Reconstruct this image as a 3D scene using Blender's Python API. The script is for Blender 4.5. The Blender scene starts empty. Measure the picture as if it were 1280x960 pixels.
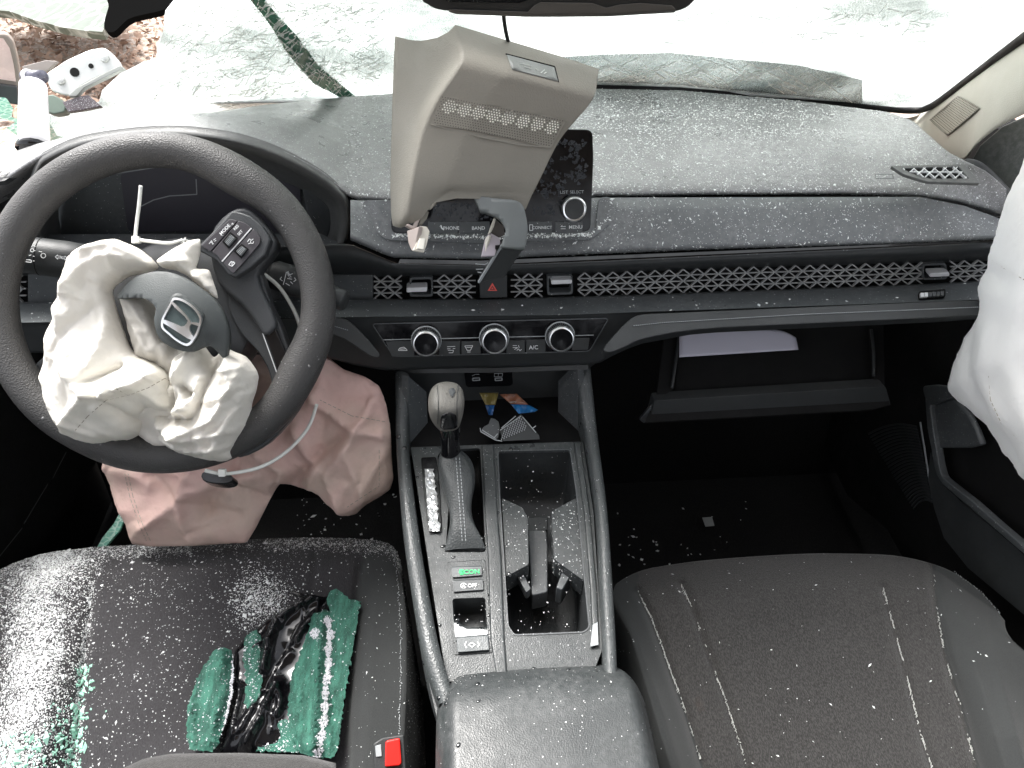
import bpy, bmesh, math, random
import numpy as np
from mathutils import Vector, Matrix, noise
from mathutils.geometry import delaunay_2d_cdt
random.seed(7); np.random.seed(7)
SC = bpy.context.scene
COL = SC.collection
rad = math.radians

# ------------------------------------------------------------------ camera
FPX = 914.0                       # focal length in pixels of a 1280 px wide picture
PITCH, YAW, ROLL = rad(42), rad(4), rad(-0.4)
CAM = Vector((-0.03, 0.0, 1.2))
Fw = Vector((math.sin(YAW)*math.cos(PITCH), math.cos(YAW)*math.cos(PITCH), -math.sin(PITCH)))
R0 = Vector((math.cos(YAW), -math.sin(YAW), 0)); U0 = R0.cross(Fw)
Rt = R0*math.cos(ROLL) - U0*math.sin(ROLL); Up = U0*math.cos(ROLL) + R0*math.sin(ROLL)
cd = bpy.data.cameras.new("camera"); cam = bpy.data.objects.new("camera", cd); COL.objects.link(cam)
cam.matrix_world = Matrix(((Rt.x, Up.x, -Fw.x, CAM.x), (Rt.y, Up.y, -Fw.y, CAM.y), (Rt.z, Up.z, -Fw.z, CAM.z), (0, 0, 0, 1)))
cd.sensor_width = 36; cd.lens = 36*FPX/1280; cd.clip_start = 0.02; cd.clip_end = 400
SC.camera = cam

# ------------------------------------------------------------------ light
SUN_EL, SUN_AZ = rad(58), rad(-35)      # overcast: a very soft sun, ahead and to the left
w = bpy.data.worlds.new("World"); SC.world = w; w.use_nodes = True
nt = w.node_tree; bg = nt.nodes["Background"]
sky = nt.nodes.new("ShaderNodeTexSky"); sky.sky_type = 'NISHITA'; sky.sun_disc = False
sky.sun_elevation = SUN_EL; sky.sun_rotation = SUN_AZ; sky.air_density = 0.7; sky.dust_density = 4.0; sky.ozone_density = 0.6
hs = nt.nodes.new("ShaderNodeHueSaturation"); hs.inputs['Saturation'].default_value = 0.22
nt.links.new(sky.outputs[0], hs.inputs['Color']); nt.links.new(hs.outputs[0], bg.inputs[0]); bg.inputs[1].default_value = 0.15
sl = bpy.data.lights.new("sun", 'SUN'); sl.energy = 1.5; sl.angle = rad(25); sl.color = (1, .97, .93)
so = bpy.data.objects.new("sun", sl); COL.objects.link(so)
sd = Vector((math.sin(SUN_AZ)*math.cos(SUN_EL), math.cos(SUN_AZ)*math.cos(SUN_EL), math.sin(SUN_EL)))
so.rotation_euler = sd.to_track_quat('Z', 'Y').to_euler()
vs = SC.view_settings; vs.view_transform = 'Standard'; vs.look = 'None'; vs.gamma = 1; vs.exposure = 2.0
vs.use_curve_mapping = False
SC.cycles.max_bounces = 8; SC.cycles.transparent_max_bounces = 16

# ------------------------------------------------------------------ picking points
def ray(px, py): return (Fw*FPX + Rt*(px-640) + Up*(480-py)).normalized()
def Yp(px, py, y): d = ray(px, py); return CAM + d*((y-CAM.y)/d.y)
def Zp(px, py, z): d = ray(px, py); return CAM + d*((z-CAM.z)/d.z)
def Xp(px, py, x): d = ray(px, py); return CAM + d*((x-CAM.x)/d.x)
def Dp(px, py, dep): d = ray(px, py); return CAM + d*(dep/d.dot(Fw))
def topx(P):
    v = Vector(P)-CAM; z = v.dot(Fw); return 640+FPX*v.dot(Rt)/z, 480-FPX*v.dot(Up)/z
class Plane:
    def __init__(s, o, n):
        s.o = Vector(o); s.n = Vector(n).normalized()
        if s.n.dot(Fw) > 0: s.n = -s.n
        s.e1 = (Vector((1, 0, 0)) - s.n*s.n.x).normalized(); s.e2 = s.n.cross(s.e1)
    def __call__(s, px, py, h=0.0):
        d = ray(px, py); o = s.o + s.n*h
        return CAM + d*((o-CAM).dot(s.n)/d.dot(s.n))
def plane3(a, b, c): a, b, c = Vector(a), Vector(b), Vector(c); return Plane(a, (b-a).cross(c-a))
def surf(g, lo=0.15, hi=6.0):          # first crossing of g(P)=0 along the ray
    def hit(px, py, h=0):
        d = ray(px, py); a = lo; ga = g(CAM+d*a)
        t = a
        while t < hi:
            t2 = t+0.03; gb = g(CAM+d*t2)
            if ga*gb <= 0:
                for _ in range(18):
                    m = (t+t2)/2; gm = g(CAM+d*m)
                    if ga*gm <= 0: t2 = m
                    else: t, ga = m, gm
                return CAM+d*((t+t2)/2 - h)
            t, ga = t2, gb
        return CAM+d*hi
    return hit

# ------------------------------------------------------------------ object helpers
def tag(o, label=None, cat=None, group=None, kind=None):
    if label: o['label'] = label
    if cat: o['category'] = cat
    if group: o['group'] = group
    if kind: o['kind'] = kind
    return o
def thing(name, label, cat, loc=(0, 0, 0), group=None):
    o = bpy.data.objects.new(name, None); COL.objects.link(o); o.location = loc
    o.empty_display_size = .05
    return tag(o, label, cat, group)
def wloc(o):
    v = Vector((0, 0, 0))
    while o: v += o.location; o = o.parent
    return v
def link(name, verts, faces, mat, parent=None, smooth=False, mats=None, midx=None):
    off = wloc(parent) if parent else Vector((0, 0, 0))
    me = bpy.data.meshes.new(name)
    if isinstance(verts, np.ndarray): verts = (verts-np.array(off)).tolist()
    else: verts = [tuple(Vector(v)-off) for v in verts]
    me.from_pydata(verts, [], [tuple(int(i) for i in f) for f in faces]); me.update()
    if mats:
        for m in mats: me.materials.append(m)
        if midx is not None: me.polygons.foreach_set('material_index', midx)
    elif mat: me.materials.append(mat)
    if smooth: me.polygons.foreach_set('use_smooth', [True]*len(me.polygons))
    o = bpy.data.objects.new(name, me); COL.objects.link(o)
    if parent: o.parent = parent
    return o
def bevel(o, wd, seg=3, ang=35):
    m = o.modifiers.new('bevel', 'BEVEL'); m.width = wd; m.segments = seg; m.limit_method = 'ANGLE'; m.angle_limit = rad(ang)
    m.harden_normals = False
    o.data.polygons.foreach_set('use_smooth', [True]*len(o.data.polygons))
    wn = o.modifiers.new('wn', 'WEIGHTED_NORMAL'); wn.keep_sharp = True
    return o
def subsurf(o, lv=1):
    m = o.modifiers.new('sub', 'SUBSURF'); m.levels = lv; m.render_levels = lv; return o
def solid(o, t, off=-1):
    m = o.modifiers.new('solid', 'SOLIDIFY'); m.thickness = t; m.offset = off; return o
def recalc(o):
    bm = bmesh.new(); bm.from_mesh(o.data); bmesh.ops.remove_doubles(bm, verts=bm.verts, dist=1e-6)
    bmesh.ops.recalc_face_normals(bm, faces=bm.faces); bm.to_mesh(o.data); bm.free(); return o
def ptin(p, poly):
    x, y = p; c = False; n = len(poly); j = n-1
    for i in range(n):
        xi, yi = poly[i]; xj, yj = poly[j]
        if (yi > y) != (yj > y) and x < (xj-xi)*(y-yi)/(yj-yi)+xi: c = not c
        j = i
    return c
def smooth_poly(pts, k=3, closed=True):
    out = []; n = len(pts); P = [np.array(p, float) for p in pts]
    for i in range(n if closed else n-1):
        if closed: a, b, c, d = P[i-1], P[i], P[(i+1) % n], P[(i+2) % n]
        else: a, b, c, d = P[max(i-1, 0)], P[i], P[i+1], P[min(i+2, n-1)]
        for j in range(k):
            t = j/k
            out.append(tuple(0.5*((2*b)+(c-a)*t+(2*a-5*b+4*c-d)*t*t+(3*b-a-3*c+d)*t**3)))
    if not closed: out.append(tuple(P[-1]))
    return out
def round_poly(pts, r, k=4):
    """rounded corners in the picture plane"""
    out = []; n = len(pts)
    for i in range(n):
        a, b, c = Vector(pts[i-1]), Vector(pts[i]), Vector(pts[(i+1) % n])
        u, v = a-b, c-b; q = min(r, u.length*.45, v.length*.45)
        p0 = b+u.normalized()*q; p1 = b+v.normalized()*q
        for j in range(k+1):
            t = j/k; out.append(tuple(p0*(1-t)**2 + b*2*t*(1-t) + p1*t*t))
    return out
def plate(name, poly, hit, thick, mat, parent=None, holes=(), bev=0.0, h=0.0, smooth=False, seg=2, mid=0, back=None):
    """outline given in the picture, laid on a real surface, with real thickness (thick metres away from the viewer side)"""
    pts = [Vector(p) for p in poly]; edges = [(i, (i+1) % len(pts)) for i in range(len(pts))]
    for ho in holes:
        b = len(pts); pts += [Vector(p) for p in ho]; edges += [(b+i, b+(i+1) % len(ho)) for i in range(len(ho))]
    if mid:
        xs = [p[0] for p in poly]; ys = [p[1] for p in poly]
        x = min(xs)+mid/2
        while x < max(xs):
            y = min(ys)+mid/2
            while y < max(ys):
                if ptin((x, y), poly) and not any(ptin((x, y), q) for q in holes): pts.append(Vector((x, y)))
                y += mid
            x += mid
    vo, eo, fo, *_ = delaunay_2d_cdt(pts, edges, [], 0, 1e-4)
    F = []
    for f in fo:
        c = (sum(vo[i].x for i in f)/len(f), sum(vo[i].y for i in f)/len(f))
        if ptin(c, poly) and not any(ptin(c, q) for q in holes): F.append(list(f))
    used = sorted({i for f in F for i in f}); mp = {v: i for i, v in enumerate(used)}
    F = [[mp[i] for i in f] for f in F]
    top = [hit(vo[i].x, vo[i].y, h) if h else hit(vo[i].x, vo[i].y) for i in used]
    if back is None:
        nrm = getattr(hit, 'n', None)
        if nrm is None:
            a, b, c = top[F[0][0]], top[F[0][1]], top[F[0][2]]
            nrm = -Fw
        back = -nrm
    back = Vector(back).normalized()*thick
    n = len(top); V = top + [v+back for v in top]
    from collections import Counter
    cnt = Counter()
    for f in F:
        for i in range(len(f)): cnt[frozenset((f[i], f[(i+1) % len(f)]))] += 1
    G = [f for f in F] + [[i+n for i in reversed(f)] for f in F]
    for f in F:
        for i in range(len(f)):
            a, b = f[i], f[(i+1) % len(f)]
            if cnt[frozenset((a, b))] == 1: G.append([b, a, a+n, b+n])
    o = link(name, V, G, mat, parent, smooth)
    bm = bmesh.new(); bm.from_mesh(o.data); bmesh.ops.recalc_face_normals(bm, faces=bm.faces)
    if not smooth: bmesh.ops.dissolve_limit(bm, angle_limit=0.02, verts=bm.verts, edges=bm.edges)
    bm.to_mesh(o.data); bm.free()
    if bev: bevel(o, bev, seg)
    return o
def catmull(P, t):
    n = len(P)-1; x = min(max(t*n, 0), n-1e-9); i = int(x); t = x-i
    a, b, c, d = P[max(i-1, 0)], P[i], P[i+1], P[min(i+2, n)]
    return 0.5*((b*2)+(c-a)*t+(a*2-b*5+c*4-d)*t*t+(b*3-a-c*3+d)*t**3)
def lerp_poly(pts, x):
    if x <= pts[0][0]: return pts[0][1:]
    for a, b in zip(pts, pts[1:]):
        if x <= b[0]:
            t = (x-a[0])/(b[0]-a[0]); t2 = t
            return tuple(a[k]+(b[k]-a[k])*t2 for k in range(1, len(a)))
    return pts[-1][1:]
def smoothrow(pts):
    return smooth_poly(pts, 6, False)
def loft(name, rows, mat, parent=None, smooth=True, close=False, flip=False):
    n = len(rows[0]); V = [v for r in rows for v in r]; F = []
    for j in range(len(rows)-1):
        for i in range(n if close else n-1):
            a, b = j*n+i, j*n+(i+1) % n; F.append((a, a+n, b+n, b) if not flip else (a, b, b+n, a+n))
    return link(name, V, F, mat, parent, smooth)
def tube_geo(P, r, seg=8, cap=True):
    P = [Vector(p) for p in P]; n = len(P); V = []; F = []
    rr = r if hasattr(r, '__len__') else [r]*n
    t0 = (P[1]-P[0]).normalized(); a = t0.orthogonal().normalized()
    for i in range(n):
        t = (P[min(i+1, n-1)]-P[max(i-1, 0)]).normalized(); a = (a-t*a.dot(t)).normalized(); b = t.cross(a)
        for k in range(seg):
            q = 2*math.pi*k/seg; V.append(P[i]+(a*math.cos(q)+b*math.sin(q))*rr[i])
    for i in range(n-1):
        for k in range(seg):
            F.append((i*seg+k, i*seg+(k+1) % seg, (i+1)*seg+(k+1) % seg, (i+1)*seg+k))
    if cap: F.append(tuple(reversed(range(seg)))); F.append(tuple(range((n-1)*seg, n*seg)))
    return V, F
def tube(name, P, r, mat, parent=None, seg=8):
    V, F = tube_geo(P, r, seg); return link(name, V, F, mat, parent, True)
def curve3(pts, k=6):
    P = [Vector(p) for p in pts]; n = len(P)-1
    return [catmull(P, i/(n*k)) for i in range(n*k+1)]
class Bag:
    def __init__(s): s.V = []; s.F = []
    def add(s, V, F): b = len(s.V); s.V += list(V); s.F += [tuple(i+b for i in f) for f in F]
    def bar(s, a, b, wd, dp, n):
        a, b, n = Vector(a), Vector(b), Vector(n).normalized(); t = (b-a).normalized(); u = t.cross(n).normalized()*wd/2; m = n*dp
        V = [a-u, a+u, b+u, b-u]; V = V+[v-m for v in V]
        s.add(V, [(0, 1, 2, 3), (7, 6, 5, 4), (0, 4, 5, 1), (1, 5, 6, 2), (2, 6, 7, 3), (3, 7, 4, 0)])
    def prism(s, pts, back):
        n = len(pts); back = Vector(back); V = list(pts)+[p+back for p in pts]
        s.add(V, [tuple(range(n)), tuple(reversed(range(n, 2*n)))]+[(i, i+n, (i+1) % n+n, (i+1) % n) for i in range(n)])
    def obj(s, name, mat, parent=None, smooth=False): return recalc(link(name, s.V, s.F, mat, parent, smooth))
def disc(name, c, n, r, th, mat, parent=None, seg=40, prof=None, bev=0):
    """turned piece about axis n: prof = [(radius, height)...]"""
    n = Vector(n).normalized(); a = n.orthogonal().normalized(); b = n.cross(a); c = Vector(c)
    prof = prof or [(0.0001, th), (r, th), (r, 0)]
    rows = [[c+n*h+(a*math.cos(2*math.pi*k/seg)+b*math.sin(2*math.pi*k/seg))*q for k in range(seg)] for q, h in prof]
    o = loft(name, rows, mat, parent, True, close=True); recalc(o)
    m = o.modifiers.new('es', 'EDGE_SPLIT'); m.split_angle = rad(32)
    return o
def text(name, s, px, py, size, hit, mat, parent=None, ang=0, h=0.0008, bold=0.0, ext=0.0002, sx=1.0):
    cu = bpy.data.curves.new(name, 'FONT'); cu.body = s; cu.align_x = 'CENTER'; cu.align_y = 'CENTER'; cu.size = 1; cu.extrude = 0.02; cu.offset = bold; cu.resolution_u = 3
    to = bpy.data.objects.new(name, cu); COL.objects.link(to)
    bpy.context.view_layer.update()
    me = bpy.data.meshes.new_from_object(to.evaluated_get(bpy.context.evaluated_depsgraph_get()))
    bpy.data.objects.remove(to)
    ca, sa = math.cos(rad(ang)), math.sin(rad(ang))
    V = []
    for v in me.vertices:
        x, y = v.co.x*size*1.35*sx, v.co.y*size*1.35
        V.append(hit(px+x*ca-y*sa*-1*-1, py-(x*sa+y*ca), h+ (ext if v.co.z > 0 else 0)))
    F = [tuple(p.vertices) for p in me.polygons]
    return link(name, V, F, mat, parent)

def on_mesh(o):
    """height of a finished surface, for laying things on it"""
    from mathutils.bvhtree import BVHTree
    off = wloc(o); t = BVHTree.FromPolygons([v.co+off for v in o.data.vertices], [tuple(p.vertices) for p in o.data.polygons])
    def f(x, y, h=0, *a):
        d = ray(x, y); hit = t.ray_cast(CAM, d)
        if hit[0] is None: return Zp(x, y, .35)
        n = hit[1] if hit[1].dot(d) < 0 else -hit[1]
        return hit[0]+n*h
    return f

# ------------------------------------------------------------------ materials
def newmat(name):
    m = bpy.data.materials.new(name); m.use_nodes = True; return m, m.node_tree.nodes, m.node_tree.links
def noise_n(N, L, co, scale, detail=4, rough=.6):
    n = N.new("ShaderNodeTexNoise"); n.inputs['Scale'].default_value = scale; n.inputs['Detail'].default_value = detail
    n.inputs['Roughness'].default_value = rough; L.new(co, n.inputs['Vector']); return n.outputs['Fac']
def ramp(N, L, src, a, b, c0=(0, 0, 0, 1), c1=(1, 1, 1, 1)):
    r = N.new("ShaderNodeValToRGB"); r.color_ramp.elements[0].position = a; r.color_ramp.elements[1].position = b
    r.color_ramp.elements[0].color = c0; r.color_ramp.elements[1].color = c1; L.new(src, r.inputs[0]); return r.outputs[0]
def mixc(N, L, fac, a, b):
    m = N.new("ShaderNodeMix"); m.data_type = 'RGBA'
    for s, v in ((0, fac), (6, a), (7, b)):
        if hasattr(v, 'links') or hasattr(v, 'is_linked'): L.new(v, m.inputs[s])
        else: m.inputs[s].default_value = v if s == 0 else (tuple(v)+(1,))[:4]
    return m.outputs[2]
def plastic(name, col, rough=.5, grain=900, bump=.15, var=.25, dust=0.0, dustcol=(.58, .58, .58), spec=.5, metal=0.0, fleck=0.0, coat=0.0, wet=0.0, sheen=0.0, gdist=.001):
    m, N, L = newmat(name); b = N["Principled BSDF"]
    tc = N.new("ShaderNodeTexCoord").outputs['Object']
    n1 = noise_n(N, L, tc, 14, 5); c = mixc(N, L, n1, tuple(v*(1-var) for v in col), tuple(v*(1+var) for v in col))
    rsrc = None
    if dust:
        n2 = noise_n(N, L, tc, 6, 6, .7); n3 = noise_n(N, L, tc, 160, 3, .7)
        mu = N.new("ShaderNodeMath"); mu.operation = 'MULTIPLY'; L.new(ramp(N, L, n2, .38, .68), mu.inputs[0]); L.new(ramp(N, L, n3, .35, .75), mu.inputs[1])
        mu2 = N.new("ShaderNodeMath"); mu2.operation = 'MULTIPLY'; L.new(mu.outputs[0], mu2.inputs[0]); mu2.inputs[1].default_value = dust
        c = mixc(N, L, mu2.outputs[0], c, dustcol)
    if fleck:
        for sc, th in ((900, .13), (480, .10)):
            v = N.new("ShaderNodeTexVoronoi"); v.inputs['Scale'].default_value = sc; v.inputs['Randomness'].default_value = 1
            wv = N.new("ShaderNodeVectorMath"); wv.operation = 'ADD'
            nz = N.new("ShaderNodeTexNoise"); nz.inputs['Scale'].default_value = sc*2.; L.new(tc, nz.inputs['Vector'])
            s2 = N.new("ShaderNodeVectorMath"); s2.operation = 'SCALE'; s2.inputs['Scale'].default_value = .6/sc; L.new(nz.outputs['Color'], s2.inputs[0])
            L.new(tc, wv.inputs[0]); L.new(s2.outputs[0], wv.inputs[1]); L.new(wv.outputs[0], v.inputs['Vector'])
            lt = N.new("ShaderNodeMath"); lt.operation = 'LESS_THAN'; L.new(v.outputs['Distance'], lt.inputs[0]); lt.inputs[1].default_value = th*2.2
            sp = N.new("ShaderNodeSeparateColor"); L.new(v.outputs['Color'], sp.inputs[0])
            gt = N.new("ShaderNodeMath"); gt.operation = 'LESS_THAN'; L.new(sp.outputs[0], gt.inputs[0]); gt.inputs[1].default_value = fleck
            mm = N.new("ShaderNodeMath"); mm.operation = 'MULTIPLY'; L.new(lt.outputs[0], mm.inputs[0]); L.new(gt.outputs[0], mm.inputs[1])
            c = mixc(N, L, mm.outputs[0], c, (.8, .82, .82))
    L.new(c, b.inputs['Base Color'])
    b.inputs['Metallic'].default_value = metal; b.inputs['Specular IOR Level'].default_value = spec
    b.inputs['Coat Weight'].default_value = coat; b.inputs['Coat Roughness'].default_value = .08
    if sheen: b.inputs['Sheen Weight'].default_value = sheen; b.inputs['Sheen Roughness'].default_value = .4
    rn = noise_n(N, L, tc, 22, 4); mr = N.new("ShaderNodeMapRange"); L.new(rn, mr.inputs[0])
    mr.inputs[3].default_value = max(.02, rough-.1-wet*.2); mr.inputs[4].default_value = min(1, rough+.1); mr.inputs[1].default_value = .35; mr.inputs[2].default_value = .65
    L.new(mr.outputs[0], b.inputs['Roughness'])
    if bump:
        g = N.new("ShaderNodeTexVoronoi"); g.inputs['Scale'].default_value = grain; L.new(tc, g.inputs['Vector'])
        bp = N.new("ShaderNodeBump"); bp.inputs['Strength'].default_value = bump; bp.inputs['Distance'].default_value = gdist
        L.new(g.outputs['Distance'], bp.inputs['Height']); L.new(bp.outputs[0], b.inputs['Normal'])
    return m
def simple(name, col, rough=.5, metal=0.0, **k):
    m, N, L = newmat(name); b = N["Principled BSDF"]; b.inputs['Base Color'].default_value = (*col, 1); b.inputs['Roughness'].default_value = rough; b.inputs['Metallic'].default_value = metal
    for kk, v in k.items(): b.inputs[kk.replace('_', ' ')].default_value = v
    return m
def fabric(name, col, weave=700, rough=.9, bump=.5, var=.2, streak=0.0, sheen=.15, weavevar=.5, stain=None):
    m, N, L = newmat(name); b = N["Principled BSDF"]; tc = N.new("ShaderNodeTexCoord").outputs['Object']
    n1 = noise_n(N, L, tc, 12, 4); c = mixc(N, L, n1, tuple(v*(1-var) for v in col), tuple(v*(1+var) for v in col))
    mp = N.new("ShaderNodeMapping"); L.new(tc, mp.inputs[0]); mp.inputs['Scale'].default_value = (1, .35, 1)
    n2 = noise_n(N, L, mp.outputs[0], weave, 2, .7)
    r = ramp(N, L, n2, .42, .62)
    mm = N.new("ShaderNodeMath"); mm.operation = 'MULTIPLY'; L.new(r, mm.inputs[0]); mm.inputs[1].default_value = weavevar
    c = mixc(N, L, mm.outputs[0], c, tuple(min(1, v*2.2+.01) for v in col))
    if stain:
        sp = N.new("ShaderNodeVectorMath"); sp.operation = 'DISTANCE'; L.new(tc, sp.inputs[0]); sp.inputs[1].default_value = stain[0]
        nn = noise_n(N, L, tc, 90, 4); ad = N.new("ShaderNodeMath"); ad.operation = 'MULTIPLY_ADD'; L.new(nn, ad.inputs[0]); ad.inputs[1].default_value = stain[1]*1.2; L.new(sp.outputs['Value'], ad.inputs[2])
        c = mixc(N, L, ramp(N, L, ad.outputs[0], stain[1]*.6, stain[1]*1.5, (.85, .85, .85, 1), (0, 0, 0, 1)), c, stain[2])
    L.new(c, b.inputs['Base Color']); b.inputs['Roughness'].default_value = rough; b.inputs['Specular IOR Level'].default_value = .25
    b.inputs['Sheen Weight'].default_value = sheen; b.inputs['Sheen Roughness'].default_value = .5
    bp = N.new("ShaderNodeBump"); bp.inputs['Strength'].default_value = bump; bp.inputs['Distance'].default_value = .001; L.new(n2, bp.inputs['Height']); L.new(bp.outputs[0], b.inputs['Normal'])
    return m
def bagcloth(name, col, trans=.25, rough=.55, dirt=(.45, .38, .3), dirtamt=.25, c2=None, fold=30, foldh=.0015):
    m, N, L = newmat(name); b = N["Principled BSDF"]; tc = N.new("ShaderNodeTexCoord").outputs['Object']
    n1 = noise_n(N, L, tc, 18, 6, .65); c = col
    if c2: c = mixc(N, L, ramp(N, L, noise_n(N, L, tc, 7, 3), .42, .6), col, c2)
    mu = N.new("ShaderNodeMath"); mu.operation = 'MULTIPLY'; L.new(ramp(N, L, n1, .5, .8), mu.inputs[0]); mu.inputs[1].default_value = dirtamt
    c = mixc(N, L, mu.outputs[0], c, dirt)
    L.new(c, b.inputs['Base Color']); b.inputs['Roughness'].default_value = rough; b.inputs['Specular IOR Level'].default_value = .35
    tr = N.new("ShaderNodeBsdfTranslucent"); L.new(c, tr.inputs[0]); mx = N.new("ShaderNodeMixShader"); mx.inputs[0].default_value = trans
    L.new(b.outputs[0], mx.inputs[1]); L.new(tr.outputs[0], mx.inputs[2]); L.new(mx.outputs[0], N["Material Output"].inputs[0])
    n3 = noise_n(N, L, tc, 60, 5, .6); n4 = noise_n(N, L, tc, 1800, 1)
    wn_ = N.new("ShaderNodeTexNoise"); wn_.inputs['Scale'].default_value = 22; wn_.inputs['Detail'].default_value = 3; L.new(tc, wn_.inputs['Vector'])
    wsx = N.new("ShaderNodeVectorMath"); wsx.operation = 'SCALE'; wsx.inputs['Scale'].default_value = .05; L.new(wn_.outputs['Color'], wsx.inputs[0])
    wa_ = N.new("ShaderNodeVectorMath"); wa_.operation = 'ADD'; L.new(tc, wa_.inputs[0]); L.new(wsx.outputs[0], wa_.inputs[1])
    vz = N.new("ShaderNodeTexVoronoi"); vz.inputs['Scale'].default_value = fold; L.new(wa_.outputs[0], vz.inputs['Vector'])
    vz2 = N.new("ShaderNodeTexVoronoi"); vz2.inputs['Scale'].default_value = fold*2.6; L.new(wa_.outputs[0], vz2.inputs['Vector'])
    fb = N.new("ShaderNodeMath"); fb.operation = 'MULTIPLY_ADD'; L.new(vz2.outputs['Distance'], fb.inputs[0]); fb.inputs[1].default_value = .35; L.new(vz.outputs['Distance'], fb.inputs[2])
    fbp = N.new("ShaderNodeBump"); fbp.inputs['Strength'].default_value = 1.0; fbp.inputs['Distance'].default_value = foldh; L.new(fb.outputs[0], fbp.inputs['Height'])
    ad = N.new("ShaderNodeMath"); ad.operation = 'MULTIPLY_ADD'; L.new(n4, ad.inputs[0]); ad.inputs[1].default_value = .05; L.new(n3, ad.inputs[2])
    bp = N.new("ShaderNodeBump"); bp.inputs['Strength'].default_value = .35; bp.inputs['Distance'].default_value = .004; L.new(ad.outputs[0], bp.inputs['Height']); L.new(fbp.outputs[0], bp.inputs['Normal'])
    L.new(bp.outputs[0], b.inputs['Normal']); L.new(bp.outputs[0], tr.inputs['Normal'])
    return m
def crackle(name, base, line, scale=60, alpha=1.0, rough=.25, stretch=(1, 1, 1), rot=0, trans=.5, wid=.05, frost=None):
    """laminated glass broken into crumbs: cell body + bright crack lines"""
    m, N, L = newmat(name); b = N["Principled BSDF"]; tc = N.new("ShaderNodeTexCoord").outputs['Object']
    wz = N.new("ShaderNodeTexNoise"); wz.inputs['Scale'].default_value = scale*.3; L.new(tc, wz.inputs['Vector'])
    s2 = N.new("ShaderNodeVectorMath"); s2.operation = 'SCALE'; s2.inputs['Scale'].default_value = 1.2/scale; L.new(wz.outputs['Color'], s2.inputs[0])
    ad = N.new("ShaderNodeVectorMath"); ad.operation = 'ADD'; L.new(tc, ad.inputs[0]); L.new(s2.outputs[0], ad.inputs[1])
    mp = N.new("ShaderNodeMapping"); mp.inputs['Scale'].default_value = stretch; mp.inputs['Rotation'].default_value = (0, 0, rot); L.new(ad.outputs[0], mp.inputs[0])
    v = N.new("ShaderNodeTexVoronoi"); v.feature = 'DISTANCE_TO_EDGE'; v.inputs['Scale'].default_value = scale; L.new(mp.outputs[0], v.inputs['Vector'])
    ln = ramp(N, L, v.outputs['Distance'], wid*.4, wid*2.5, (1, 1, 1, 1), (0, 0, 0, 1))
    nz = noise_n(N, L, tc, 9, 5, .7); mu = N.new("ShaderNodeMath"); mu.operation = 'MULTIPLY'; L.new(ln, mu.inputs[0]); L.new(ramp(N, L, nz, .3, .6), mu.inputs[1])
    n5 = noise_n(N, L, tc, scale*1.5, 3); cb = mixc(N, L, n5, tuple(x*.55 for x in base), tuple(min(1, x*1.5) for x in base))
    c = mixc(N, L, mu.outputs[0], cb, line)
    if frost:
        nf = noise_n(N, L, tc, 5, 5, .7); c = mixc(N, L, ramp(N, L, nf, frost, frost+.12), c, line)
    L.new(c, b.inputs['Base Color']); b.inputs['Roughness'].default_value = rough
    tl = N.new("ShaderNodeBsdfTranslucent"); L.new(c, tl.inputs[0]); m1 = N.new("ShaderNodeMixShader"); m1.inputs[0].default_value = trans
    L.new(b.outputs[0], m1.inputs[1]); L.new(tl.outputs[0], m1.inputs[2]); last = m1.outputs[0]
    if alpha < 1:
        tp = N.new("ShaderNodeBsdfTransparent"); tp.inputs[0].default_value = (.93, .955, .945, 1); m2 = N.new("ShaderNodeMixShader")
        mr = N.new("ShaderNodeMapRange"); L.new(mu.outputs[0], mr.inputs[0]); mr.inputs[3].default_value = alpha; mr.inputs[4].default_value = 1
        L.new(mr.outputs[0], m2.inputs[0]); L.new(tp.outputs[0], m2.inputs[1]); L.new(last, m2.inputs[2]); last = m2.outputs[0]
    L.new(last, N["Material Output"].inputs[0])
    bp = N.new("ShaderNodeBump"); bp.inputs['Strength'].default_value = .6; bp.inputs['Distance'].default_value = .002; L.new(v.outputs['Distance'], bp.inputs['Height']); L.new(bp.outputs[0], b.inputs['Normal'])
    return m

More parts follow.
